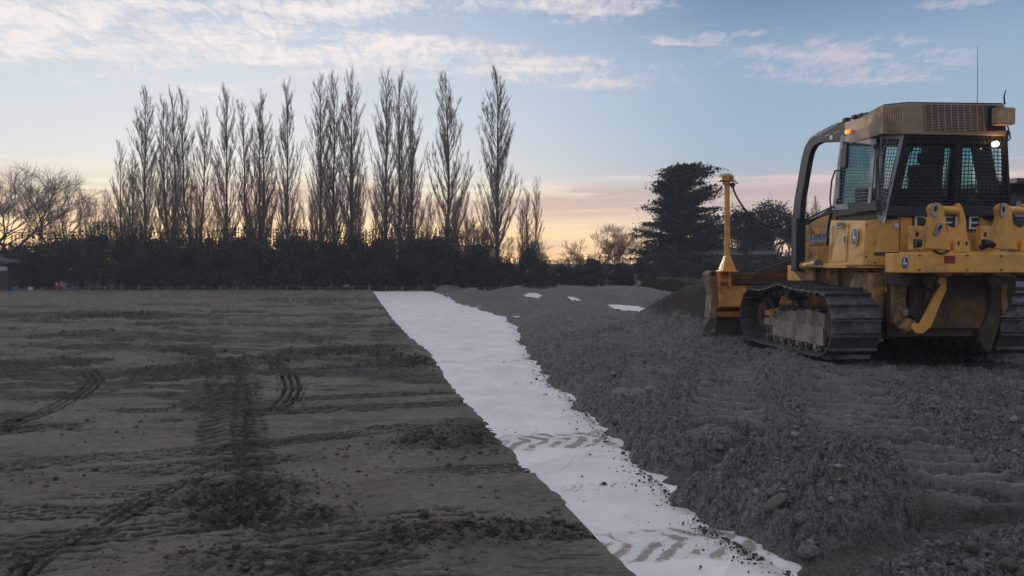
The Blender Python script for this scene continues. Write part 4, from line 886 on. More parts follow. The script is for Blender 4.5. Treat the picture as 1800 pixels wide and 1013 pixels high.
# rear grille: dark recess + bars
ga = D(1626, 229, u=-.06); gb = D(1752, 185, u=-.06)
gc_ = [D(1627, 229, u=-.065), D(1752, 232, u=-.065), D(1750, 186, u=-.065), D(1625, 184, u=-.065)]
m_ = MB(); m_.prism([q+(0, 0, 0) for q in gc_], (0, .003, 0)); gr_ = m_.build('grille_recess', BLKM, roof)
def slats(p, nh, nv_, th, m, par, name, off):
    P_ = [np.array(q)+off for q in p]; m_ = MB()
    def a_(u, v): return P_[0]*(1-u)*(1-v)+P_[1]*u*(1-v)+P_[2]*u*v+P_[3]*(1-u)*v
    for j in range(nh+1): m_.bar(a_(0, j/nh), a_(1, j/nh), th, th*.8)
    for i in range(nv_+1): m_.bar(a_(i/nv_, 0), a_(i/nv_, 1), th*1.1, th*1.1)
    return m_.build(name, m, par)
slats(gc_, 16, 11, .011, TAND, gr_, 'grille', np.array([0, -.006, 0]))
P0 = [np.array([cl0[0], cl0[1], zr0]), rl0, rl1, np.array([cl1[0], cl1[1], zr1-.03])]
def bil(u, v): return P0[0]*(1-u)*(1-v)+P0[1]*u*(1-v)+P0[2]*u*v+P0[3]*(1-u)*v
gq = [bil(.12, .12), bil(.80, .10), bil(.80, .88), bil(.12, .88)]; on = np.array([-.008, -.012, 0])
m_ = MB(); m_.prism([q+on*.4 for q in gq], on*.3); gr2 = m_.build('grille_recess', BLKM, roof)
slats(gq, 18, 7, .010, TAN, gr2, 'grille', on)
# front part of roof, stepping down
m_ = MB(); yf = float(FT[1])+.05
m_.add([(-.84, yb_, zr0+.0), (.9, yb_, zr0), (.9, yf, zr0+.0), (-.80, yf, zr0+.02), (-.84, yb_, zr1-.11), (.9, yb_, zr1-.11), (.82, yf, zr1-.24), (-.74, yf, zr1-.24)],
                [(0, 3, 2, 1), (4, 5, 6, 7), (0, 1, 5, 4), (1, 2, 6, 5), (2, 3, 7, 6), (3, 0, 4, 7)])
m_.build('roof_front', TAN, roof, bevel=.02)
m_ = MB(); m_.prism([D(1551, 233, v=-.87), D(1485, 231, v=-.85), D(1484, 215, v=-.85), D(1502, 210, v=-.85), D(1530, 203, v=-.86), D(1551, 197, v=-.87)], (.10, 0, 0)); m_.build('roof_side_rail', TAN, roof, bevel=.015)
m_ = MB()
for a_, b2 in ((1488, 212), (1503, 207), (1515, 204), (1524, 203)): 
    q = D(a_, b2, v=-.80); m_.box(q[0]-.04, q[0]+.04, q[1]-.05, q[1]+.05, q[2]-.02, q[2]+.035)
m_.build('roof_lamp_housing', BLK, roof, bevel=.01)
m_ = MB(); q = D(1491, 232, v=-.87); m_.box(q[0]-.03, q[0]+.01, q[1]-.05, q[1]+.05, q[2]-.028, q[2]+.028); m_.build('amber_marker', mat('amber_lit', (.8, .3, .03), .4, emit=(1, .38, .04), es=.9), roof, bevel=.008)
# dark top lid
m_ = MB(); m_.prism([rl1+(.01, .01, .002), rr1+(-.01, .01, .002), np.array([.88, .14, zr1-.006]), np.array([.88, yb_, zr1-.096]), np.array([-.82, yb_, zr1-.096]), np.array([cl1[0]+.02, cl1[1]+.02, zr1-.026])], (0, 0, .012)); m_.build('roof_lid', BLK, roof)
# junction box, cable, antenna
ja = D(1741, 222, u=-.10); jb = D(1773, 192, u=-.10)
m_ = MB(); m_.box(ja[0], jb[0], -.24, -.10, ja[2], jb[2]); jbx = m_.build('receiver_box', TAN, roof, bevel=.025)
m_ = MB(); m_.box(ja[0]-.02, jb[0]-.04, -.10, -.06, ja[2]-.05, jb[2]+.03); m_.build('box_bracket', BLKM, roof)
m_ = MB(); m_.tube([D(*q, u=-.10) for q in ((1770, 218), (1775, 235), (1776, 243), (1773, 247), (1769, 244), (1768, 236))], .009, 6); m_.build('cable', RUB, roof, smooth=True)
m_ = MB(); m_.tube([D(*q, u=-.02) for q in ((1766, 184), (1765, 170), (1768, 158))], [.012, .010, .005], 6); m_.build('stub_aerial', RUB, roof, smooth=True)
m_ = MB(); m_.tube([D(1718, 184, u=.3), D(1718.5, 82, u=.3)], [.004, .0025], 5); m_.build('whip_aerial', BLKM, roof)
# lit work lamp inside the right rear corner
wl = D(1752, 253, u=-.07); m_ = MB(); m_.cyl(wl, wl+(0, .05, 0), .036, 16); m_.build('work_lamp_lens', mat('lit_lamp', (1, .8, .6), .3, emit=(1, .62, .30), es=6), roof)
m_ = MB(); m_.tube([wl+(0, .05, 0), wl+(0, .10, 0)], [.052, .03], 16); m_.build('work_lamp_housing', BLK, roof)
ld = bpy.data.lights.new('work_lamp_glow', 'POINT'); ld.energy = 1.2; ld.color = (1, .6, .3); ld.shadow_soft_size = .03
lo = bpy.data.objects.new('work_lamp_glow', ld); C.objects.link(lo); lo.parent = dz_; lo.location = wl+(0, -.06, 0)
# --- sweeps (brush guards)
def sweep(v, name):
    outer = [(1487, 211), (1462, 220), (1438, 232), (1423, 243), (1414, 258), (1408, 280), (1403, 310), (1396, 350), (1392, 388)]
    inner = [(1487, 250), (1462, 250), (1441, 251), (1430, 257), (1424, 268), (1420, 285), (1415, 315), (1409, 350), (1405, 388)]
    pts = Dv(outer, -.80)+Dv(inner[::-1], -.80)
    m_ = MB(); m_.prism([(q[0]-(-.80)+v, q[1], q[2]) for q in pts], (.09, 0, 0)); s_ = m_.build(name, BLK, dz_, bevel=.012)
    m2 = MB(); q = D(1399, 390, v=-.80); x = v+.045; m2.box(x-.08, x+.08, q[1]-.1, q[1]+.1, 1.2, q[2]+.05); m2.build('sweep_foot', BLK, s_, bevel=.015)
    return s_
sw = sweep(-.80, 'brush_sweep'); sweep(.78, 'brush_sweep')
# legend runs up the slope of the sweep
pa = D(1423.5, 246, v=-.80); pb = D(1474, 219.5, v=-.80); dirv = pb-pa; dirv[0] = 0
text('sweep_lettering', 'www.taycon.co.nz', .115, WHT, sw, (-.803, pa[1], pa[2]), dirv, (0, 0, 1), .002, sx=1.0, shear=.15)
m_ = MB(); q = D(1458, 243, v=-.80); m_.box(-.806, -.80, q[1]-.10, q[1]-.02, q[2]-.03, q[2]+.03); m_.box(-.806, -.80, q[1]-.005, q[1]+.12, q[2]+.045, q[2]+.053); m_.box(-.806, -.80, q[1]-.30, q[1]-.13, q[2]+.045, q[2]+.053); m_.build('sweep_sticker', WHT, sw)
# sloping hood rails behind the sweep foot
m_ = MB(); m_.tube([D(1404, 392, v=-.7), D(1450, 370, v=-.7), D(1466, 362, v=-.7)], .016, 8); m_.tube([D(1396, 396, v=-.7), D(1430, 385, v=-.7), D(1466, 372, v=-.7)], .02, 8); m_.build('hood_rail', BLK, hood, smooth=True)
# --- rear ripper beam
ub = -.55
e0 = D(1608, 480, u=ub); e1 = D(1608, 445, u=ub); zb0, zb1 = float(e0[2]), float(e1[2])
f0 = D(1571, 478, u=-.36)
m_ = MB()
plan = [(float(f0[0]), -.36), (float(e0[0]), ub), (1.25, ub), (1.42, -.36), (1.42, -.16), (float(f0[0]), -.16)]
m_.prism([(a, b2, zb0) for a, b2 in plan], (0, 0, zb1-zb0)); rb = m_.build('ripper_beam', YEL, dz_, bevel=.012)
m_ = MB(); nb_ = np.array([float(e0[0]-f0[0]), ub+.36, 0]); nl = np.linalg.norm(nb_); nb_ /= nl; nn_ = np.array([nb_[1], -nb_[0], 0]); nn_ = nn_ if nn_[1] < 0 else -nn_
bq = np.array([f0[0], -.36, 0])
m_.prism([bq+nb_*.01+(0, 0, zb0+.03), bq+nb_*.05+(0, 0, zb0+.005), bq+nb_*(nl-.01)+(0, 0, zb0+.005), bq+nb_*(nl-.01)+(0, 0, zb1-.008), bq+nb_*.01+(0, 0, zb1-.008)], nn_*.008); m_.build('end_plate', YEL, rb, bevel=.003)
emblem(rb, bq+nb_*nl*.55+np.array([0, 0, (zb0+zb1)/2])+nn_*.009, nb_, (0, 0, 1), .045, .085, nn_*.003)
ra = D(1660, 463, u=ub-.004); rb_ = D(1679, 450, u=ub-.004)
m_ = MB(); m_.box(ra[0], rb_[0], ub-.008, ub, ra[2], rb_[2]); m_.build('red_reflector', RED, rb)
m_ = MB(); m_.box(float(e0[0])+.02, 1.2, -.52, -.18, zb1, zb1+.02); m_.build('beam_top_plate', YEL, rb, bevel=.005)
# cylinder towers on the beam
def tower(dx):
    def T(pts, u): return [(q[0]+dx, q[1], q[2]) for q in Du(pts, u)]
    m_ = MB()
    # left cheek: hooked ear
    m_.prism(T([(1625, 437), (1630, 405), (1637, 392), (1640, 378), (1637, 366), (1641, 359), (1648, 356), (1656, 360), (1660, 372), (1663, 395), (1668, 420), (1672, 440)], -.50), (0, .12, 0))
    tw = m_.build('cylinder_lug', YEL, rb, bevel=.010)
    m_ = MB(); m_.prism(T([(1680, 360), (1687, 357), (1692, 364), (1698, 385), (1703, 440), (1668, 440), (1665, 393), (1668, 397), (1675, 401), (1683, 400), (1688, 394), (1688, 380), (1684, 368)], -.46), (0, .06, 0)); m_.build('lug_web', YEL, tw, bevel=.008)
    m_ = MB(); m_.cyl(D(1654, 369, u=-.42)+(dx, 0, 0), D(1682, 370, u=-.42)+(dx, 0, 0), .052, 18); m_.build('pin_tube', YEL, tw, smooth=True)
    m_ = MB(); a = D(1642.5, 369, u=-.515)+(dx, 0, 0); 
    def slot(c, hw, hh, rot, u):
        o = []
        for th in np.linspace(0, 2*math.pi, 25)[:-1]:
            x_ = hw*math.cos(th); z_ = hw*math.sin(th)+(hh if math.sin(th) > 0 else -hh); o.append((c[0]+x_*math.cos(rot)+z_*math.sin(rot), u, c[2]-x_*math.sin(rot)+z_*math.cos(rot)))
        return o
    m_.prism(slot(a, .036, .055, .05, -.535), (0, .03, 0)); c2 = D(1649, 403, u=-.515)+(dx, 0, 0)
    if dx < .1: m_.prism(slot(c2, .036, .05, .45, -.535), (0, .03, 0))
    lk = m_.build('pin_retainer', STEELE, tw, bevel=.004)
    m_ = MB(); m_.prism(slot(a+(0, 0, .01), .015, .02, .05, -.539), (0, .003, 0)); m_.build('retainer_slot', BLKM, lk)
    if dx < .1: m_ = MB(); m_.prism(slot(c2+(.01, 0, .02), .015, .015, .45, -.539), (0, .003, 0)); m_.build('retainer_slot', BLKM, lk)
    m_ = MB(); b0 = D(1604, 437, u=-.50)+(dx, 0, 0); b1 = D(1620, 397, u=-.50)+(dx, 0, 0); b2 = D(1631, 397, u=-.50)+(dx, 0, 0)
    m_.box(b0[0], b1[0], -.50, -.40, b0[2]-.02, b1[2]); m_.box(b1[0], b2[0], -.485, -.40, b0[2]-.02, b1[2]-.004); bk = m_.build('stop_block', YEL, rb, bevel=.008)
    m_ = MB(); c3 = D(1612, 412, u=-.50)+(dx, 0, 0); m_.prism(slot(c3, .018, .014, 0, -.504), (0, .006, 0)); m_.build('block_hole', BLKM, bk)
    m_ = MB(); c4 = D(1612, 428, u=-.5)+(dx, 0, 0); m_.cyl(c4+(-.05, -.03, 0), c4+(.02, -.03, 0), .052, 16); m_.build('hose_elbow', RUB, bk, smooth=True)
    for px_ in (1683, 1697):
        m_ = MB(); c5 = D(px_, 428, u=-.5)+(dx, 0, 0); m_.prism([(c5[0]+.055*math.cos(a_), -.52, c5[2]-.01+.055*math.sin(a_)) for a_ in np.linspace(0, math.pi, 9)]+[(c5[0]-.055, -.52, zb1), (c5[0]+.055, -.52, zb1)], (0, .04, 0)); e_ = m_.build('small_lug', YEL, rb, bevel=.004)
        m_ = MB(); m_.prism(slot(c5, .013, .012, 0, -.524), (0, .006, 0)); m_.build('lug_hole', BLKM, e_)
    return tw
tower(0.); tower(.905)
# link cylinders from towers forward into the machine
m_ = MB()
for x_ in (.04-.0, .95): m_.cyl((float(D(1668, 385, u=-.42)[0])+x_-.04, -.42, 1.75), (float(D(1668, 385, u=-.42)[0])+x_-.04, .05, 1.62), .05, 14)
m_.build('tilt_cylinder', MUD, rb, smooth=True)
# small coupling between towers
m_ = MB(); q = D(1740, 432, u=-.50); m_.tube([q+(-.13, 0, -.03), q+(-.06, -.02, .0), q+(0, -.02, .03), q+(.05, 0, .0)], .035, 8); m_.build('hose_coupling', RUB, rb, smooth=True)
q = D(1722, 425, u=.012); m_ = MB()
for i in range(7): m_.box(q[0]+i*.022, q[0]+i*.022+.010, .006, .016, q[2]-.035, q[2]+.045)
m_.build('warning_bars', MAR, tank)
# --- lower rear: frames, straps, mud-caked pan
m_ = MB(); m_.prism(Du([(1572, 482), (1597, 482), (1597, 500), (1592, 530), (1600, 555), (1604, 578), (1590, 588), (1578, 575), (1572, 570)], -.02), (0, .10, 0)); sf = m_.build('side_frame', YELD, dz_, bevel=.01)
m_ = MB(); q = D(1590, 549, u=-.02); m_.cyl(q+(0, -.03, 0), q, .05, 18); m_.cyl(q+(-.012, -.05, 0), q+(-.012, -.03, 0), .015, 10); m_.build('pivot_cap', STEELE, sf, smooth=True)
m_ = MB(); m_.cyl(D(1595, 490, u=-.06), D(1601, 490, u=-.06)+(0, .0, 0), .03, 12); m_.build('pivot_pin', STEELE, sf, smooth=True)
m_ = MB(); m_.prism(Du([(1606, 482), (1622, 482), (1622, 520), (1620, 545), (1612, 562), (1600, 556), (1606, 535)], -.10), (0, .12, 0)); m_.build('pull_link', MUD, dz_, bevel=.012)
m_ = MB(); m_.prism(Du([(1633, 482), (1645, 482), (1645, 490), (1630, 530), (1622, 548), (1630, 505)], -.05), (0, .08, 0)); m_.build('inner_strap', YELD, dz_, bevel=.01)
m_ = MB(); m_.prism(Du([(1652, 486), (1664, 486), (1664, 510), (1655, 530), (1637, 575), (1622, 587), (1610, 586), (1604, 578), (1606, 568), (1618, 570), (1634, 540), (1648, 510)], -.26), (0, .05, 0)); ps = m_.build('drag_strap', YEL, dz_, bevel=.008)
m_ = MB(); m_.cyl(D(1658, 485, u=-.24)+(0, 0, -.02), D(1658, 480, u=-.24)+(0, 0, .0), .07, 16); m_.build('strap_boss', YELD, ps, smooth=True)
m_ = MB(); m_.prism(Du([(1600, 560), (1612, 566), (1607, 575), (1600, 583), (1593, 584), (1586, 578)], -.22), (0, .12, 0)); m_.build('lower_hook', YELD, sf, bevel=.015)
# pan
def pan():
    W0 = D(1628, 500, u=.0); m_ = MB()
    m_.add([D(1640, 482, u=.15), D(1745, 482, u=.15), D(1742, 505, u=.12), D(1640, 505, u=.12), D(1628, 577, u=.02), D(1728, 577, u=.02), D(1728, 590, u=.4), D(1628, 590, u=.4)],
           [(0, 1, 2, 3), (3, 2, 5, 4), (4, 5, 6, 7)]); m_.prism(Du([(1636, 500), (1745, 500), (1745, 508), (1636, 508)], .10), (0, .08, 0))
    o = m_.build('belly_pan', mat('muddy_yellow_pan', (.20, .115, .035), .8, dirt=(.06, .045, .033), dirt_amt=.8, dirt_scale=2.5, bump=.8, bump_scale=22, var=.25), dz_)
    s2 = o.modifiers.new('solid', 'SOLIDIFY'); s2.thickness = .03; return o
pan()
m_ = MB(); m_.box(-.66, .66, .10, .16, .35, 1.25); m_.build('rear_bulkhead', MUD, hull)
m_ = MB(); m_.prism(Du([(1742, 484), (1787, 484), (1787, 510), (1775, 540), (1762, 560), (1752, 590), (1745, 615), (1735, 620), (1722, 600), (1722, 580), (1734, 560), (1742, 540)], .0), (0, .30, 0)); ra_ = m_.build('side_frame', MUD, dz_, bevel=.02); ra_['label'] = 'mud-caked right rear frame'
m_ = MB(); m_.prism(Du([(1761, 500), (1770, 500), (1771, 540), (1764, 555), (1761, 540)], -.03), (0, .03, 0)); m_.build('hose_guard', YELD, ra_)
m_ = MB()
for x_ in (-.25, .15, .55, .85): m_.box(x_-.12, x_+.12, -.42, -.2, zb0-.035, zb0-.002)
m_.build('pad_plate', YELD, rb, bevel=.006)
for xa, xb in ((-.45, -.30), (.45, .62), (-.72, -.58)):
    m_ = MB(); m_.box(xa, xb, -.3, .09, 1.05, zb0-.003); m_.build('beam_mount', MUD, rb, bevel=.01)
for pts_, r_ in [([(1600, 484), (1603, 500), (1612, 520), (1610, 548)], .018), ([(1618, 484), (1626, 502), (1640, 512), (1652, 500)], .016), ([(1668, 484), (1672, 498), (1690, 504), (1708, 496), (1712, 484)], .018), ([(1640, 440), (1655, 446), (1668, 441)], .014)]:
    m_ = MB(); m_.tube([tuple(q) for q in smooth_poly([D(a, b2, u=-.30 if pts_[0][1] > 450 else -.56) for a, b2 in pts_], 4)], r_, 7); m_.build('hydraulic_hose', RUB, rb, smooth=True)
for px_, py_ in [(1616, 449), (1616, 474), (1700, 449), (1700, 474), (1760, 450), (1760, 474)]:
    q = D(px_, py_, u=ub); m_ = MB(); m_.cyl(q+(0, .002, 0), q+(0, -.012, 0), .016, 6); m_.build('bolt', YELD, rb)
# --- blade
UB = 3.80
def blade():
    x0_ = float(D(1262, 500, u=UB)[0]); x1_ = 1.62; prof = []
    for i in range(13):
        f_ = i/12; z = .02+1.13*f_; y = UB+.02+.22*(4*f_*(1-f_))**.8*1.0-.10*f_+.05*(1-f_); prof.append((y, z))
    m_ = MB(); n = len(prof); vs = []; fs = []
    for x in (x0_, x1_):
        for y, z in prof: vs.append((x, y+.22-0*z, z))
    # moldboard: front concave face
    front = [(y+.10, z) for y, z in prof]; back = [(y+.03, z) for y, z in prof]
    pol = front+back[::-1]; m_.prism([(x0_, a, b2) for a, b2 in pol], (x1_-x0_, 0, 0)); bl = m_.build('blade', ORG, dz_, bevel=.006)
    # rear box sections
    m_ = MB(); m_.prism([(x0_, UB-.12, .55), (x0_, UB+.25, .45), (x0_, UB+.25, .95), (x0_, UB-.02, .93)], (x1_-x0_, 0, 0)); m_.build('rear_box_section', ORG, bl, bevel=.015)
    m_ = MB(); m_.prism([(x0_, UB-.02, .46), (x0_, UB+.2, .40), (x0_, UB+.2, .33), (x0_, UB, .36)], (x1_-x0_, 0, 0)); m_.build('rib', ORG, bl, bevel=.01)
    m_ = MB(); m_.prism([(x0_, UB+.04, .0), (x0_, UB+.10, .0), (x0_, UB+.20, .33), (x0_, UB+.13, .33)], (x1_-x0_, 0, 0)); m_.build('cutting_edge', MUD, bl)
    # end plate and end bit
    m_ = MB(); pe = Du([(1244, 482), (1250, 476), (1258, 476), (1261, 483), (1261, 560), (1247, 560), (1249, 540), (1252, 520), (1248, 500)], UB); m_.prism(pe, (0, .30, 0)); ep = m_.build('end_plate', mat('worn_orange_plate', (.33, .22, .14), .6, dirt=(.15, .10, .075), dirt_amt=.7, dirt_scale=5, bump=.4), bl, bevel=.01)
    m_ = MB(); c = D(1254, 482, u=UB); m_.prism([(c[0]+.045*math.cos(a), UB-.004, c[2]+.04*math.sin(a)) for a in np.linspace(0, 6.283, 17)[:-1]], (0, .006, 0)); m_.build('lifting_eye', BLKM, ep)
    m_ = MB(); m_.prism(Du([(1247, 559), (1261, 559), (1260, 574), (1246, 583), (1235, 583), (1241, 570)], UB-.01), (0, .05, 0)); m_.build('end_bit', mat('worn_bit_steel', (.17, .15, .14), .6, metal=.3, dirt=(.1, .085, .07), dirt_amt=.6, dirt_scale=6), bl, bevel=.008)
    # mast bracket
    m_ = MB()
    for xa, xb in ((1264, 1268), (1281, 1286)): m_.prism(Du([(xa, 477), (xb, 477), (xb, 506), (xa, 506)], UB-.10), (0, .12, 0))
    m_.prism(Du([(1264, 490), (1286, 490), (1286, 496), (1264, 496)], UB-.08), (0, .1, 0)); m_.prism(Du([(1266, 478), (1284, 478), (1284, 500), (1266, 500)], UB-.03), (0, .05, 0)); m_.build('mast_bracket', ORG, bl, bevel=.006)
    # top ledge and spill plate
    m_ = MB(); m_.hexa([D(1288, 499, u=UB-.05), D(1395, 500, u=UB-.05), D(1395, 492, u=UB+.1), D(1300, 492, u=UB+.1)], [D(1288, 496, u=UB-.05), D(1395, 497, u=UB-.05), D(1395, 489, u=UB+.1), D(1300, 489, u=UB+.1)]); m_.build('top_ledge', MUD, bl)
    m_ = MB(); m_.prism(Du([(1325, 487), (1333, 475), (1370, 463), (1387, 457), (1395, 457), (1395, 468), (1370, 477)], UB-.05), (0, .04, 0)); m_.build('spill_guard', mat('brown_guard', (.105, .075, .06), .8, dirt=(.06, .05, .045), dirt_amt=.5, bump=.4), bl)
    m_ = MB(); m_.prism(Du([(1395, 473), (1395, 458), (1388, 470), (1325, 488), (1325, 500), (1480, 500), (1480, 473)], UB+.02), (0, .05, 0)); m_.build('centre_plate', mat('dull_brown_plate', (.16, .095, .06), .7, dirt=(.09, .07, .055), dirt_amt=.5, bump=.3), bl)
    return bl
bl = blade()
# push arms, lift cylinder and bracket
m_ = MB(); m_.prism([(-.62, 2.6, .45), (-.62, 3.75, .40), (-.62, 3.75, .62), (-.62, 2.6, .68)], (.18, 0, 0)); m_.prism([(.44, 2.6, .45), (.44, 3.75, .40), (.44, 3.75, .62), (.44, 2.6, .68)], (.18, 0, 0)); m_.build('push_arm', YELD, dz_, bevel=.015)
m_ = MB(); m_.prism(Dv([(1384, 494), (1384, 468), (1389, 466), (1393, 474), (1403, 487), (1409, 494)], -.72), (.10, 0, 0)); m_.build('lift_bracket', YEL, dz_, bevel=.01)
c0 = D(1403, 469, v=-.72); c1 = D(1436, 464, v=-.72); cr = D(1392, 471, v=-.72)
m_ = MB(); m_.cyl(c0, c1, .065, 20); lc = m_.build('lift_cylinder', YEL, dz_, smooth=True)
m_ = MB(); m_.cyl(cr, c0, .022, 12); m_.build('piston_rod', CHROME, lc, smooth=True)
m_ = MB(); m_.cyl(c1, c1+(c1-c0)/np.linalg.norm(c1-c0)*.04, .068, 20); m_.build('cylinder_cap', STEELE, lc, smooth=True)
# --- mast with receiver
mu = UB-.02
mb0 = D(1278, 476, u=mu); mt = D(1276, 322, u=mu)
m_ = MB(); a_ = .125; b2_ = .05; zq = float(D(1278, 450, u=mu)[2]); z0q = float(mb0[2])
m_.hexa([(mb0[0]-a_, mu-a_, z0q), (mb0[0]+a_, mu-a_, z0q), (mb0[0]+a_, mu+a_, z0q), (mb0[0]-a_, mu+a_, z0q)], [(mb0[0]-b2_, mu-b2_, zq), (mb0[0]+b2_, mu-b2_, zq), (mb0[0]+b2_, mu+b2_, zq), (mb0[0]-b2_, mu+b2_, zq)])
m_.box(mb0[0]-.16, mb0[0]+.16, mu-.15, mu+.15, z0q-.025, z0q+.003); ms = m_.build('mast_base', YEL, dz_, bevel=.006)
m_ = MB(); m_.tube([(mb0[0], mu, zq-.02), (mt[0]+.02, mu, float(mt[2]))], [.052, .048], 14); mst = m_.build('mast_pole', YEL, ms, smooth=True)
tz = float(mt[2]); m_ = MB(); m_.box(mt[0]-.115, mt[0]+.115, mu-.11, mu+.11, tz+.03, tz+.12); m_.cyl((mt[0]+.01, mu, tz-.03), (mt[0]+.01, mu, tz+.03), .07, 16); rc = m_.build('satellite_receiver', YEL, ms, bevel=.015)
m_ = MB(); m_.tube([(mt[0], mu, tz+.12), (mt[0], mu, tz+.145), (mt[0], mu, tz+.17), (mt[0], mu, tz+.182)], [.125, .12, .085, .02], 24); m_.build('receiver_dome', mat('pale_dome', (.5, .5, .5), .5), rc, smooth=True)
m_ = MB(); m_.box(mt[0]+.04, mt[0]+.06, mu-.116, mu-.11, tz+.05, tz+.1); m_.box(mt[0]-.08, mt[0]-.06, mu-.116, mu-.11, tz+.09, tz+.105); m_.build('receiver_port', BLKM, rc)
m_ = MB(); m_.box(mt[0]+.08, mt[0]+.16, mu-.03, mu+.03, tz-.06, tz+.0); m_.tube([(mt[0]+.11, mu, tz+.08), (mt[0]+.17, mu, tz+.03), (mt[0]+.22, mu, tz-.01)], .012, 6); m_.tube([(mt[0]+.11, mu, tz+.05), (mt[0]+.15, mu, tz-.02), (mt[0]+.10, mu, tz-.09)], .014, 6); m_.build('cable_clamp', RUB, rc)
cb = []
for (px_, py_), u_ in zip([(1288, 325), (1291, 338), (1302, 358), (1318, 378), (1338, 392), (1355, 398), (1372, 397), (1388, 390), (1402, 386)], np.linspace(mu, 2.9, 9)): cb.append(D(px_, py_, u=float(u_)))
m_ = MB(); m_.tube([tuple(q) for q in smooth_poly(cb, 4)], .017, 7); m_.build('coiled_cable', RUB, mst, smooth=True)
# ------------------------------------------------------------------ vegetation
def segs_mesh(name, S_, m):   # S_: list of (p0,p1,r0,r1)
    A = np.array([s[0] for s in S_]); B = np.array([s[1] for s in S_]); ra = np.array([s[2] for s in S_]); rb2 = np.array([s[3] for s in S_])
    d = B-A; L = np.linalg.norm(d, axis=1, keepdims=True)+1e-9; d = d/L
    up = np.where(np.abs(d[:, 2:3]) < .9, np.array([[0, 0, 1.]]), np.array([[1., 0, 0]]))
    e1 = np.cross(d, up); e1 /= np.linalg.norm(e1, axis=1, keepdims=True); e2 = np.cross(e1, d)
    V = []
    for P_, r_ in ((A, ra), (B, rb2)):
        for j in range(3):
            a = 2*math.pi*j/3; V.append(P_+r_[:, None]*(math.cos(a)*e1+math.sin(a)*e2))
    V = np.stack(V, 1).reshape(-1, 3); n = len(S_); o = (np.arange(n)*6)[:, None, None]
    F = np.array([[0, 1, 4, 3], [1, 2, 5, 4], [2, 0, 3, 5]])[None]+o
    return npmesh(name, V, F.reshape(-1, 4), m)
BARK = mat('poplar_bark', (.10, .09, .088), .9, var=.2, bump=.4, bump_scale=8)
TWIG = mat('bare_twigs', (.22, .165, .13), .9, var=.15)
TWIGR = mat('reddish_twigs', (.26, .150, .085), .9, var=.15)
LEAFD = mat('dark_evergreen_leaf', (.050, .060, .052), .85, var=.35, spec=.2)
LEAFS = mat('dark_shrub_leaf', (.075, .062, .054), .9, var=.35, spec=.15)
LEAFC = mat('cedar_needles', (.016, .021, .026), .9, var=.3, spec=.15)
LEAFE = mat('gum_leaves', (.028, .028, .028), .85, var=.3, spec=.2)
WEED = mat('weed_green', (.050, .075, .040), .9, var=.4, spec=.15)
def rot_about(d, ang, az_):
    d = np.array(d, float); d /= np.linalg.norm(d); up = np.array([0, 0, 1.]) if abs(d[2]) < .95 else np.array([1., 0, 0])
    e1 = np.cross(d, up); e1 /= np.linalg.norm(e1); e2 = np.cross(d, e1)
    return d*math.cos(ang)+math.sin(ang)*(math.cos(az_)*e1+math.sin(az_)*e2)
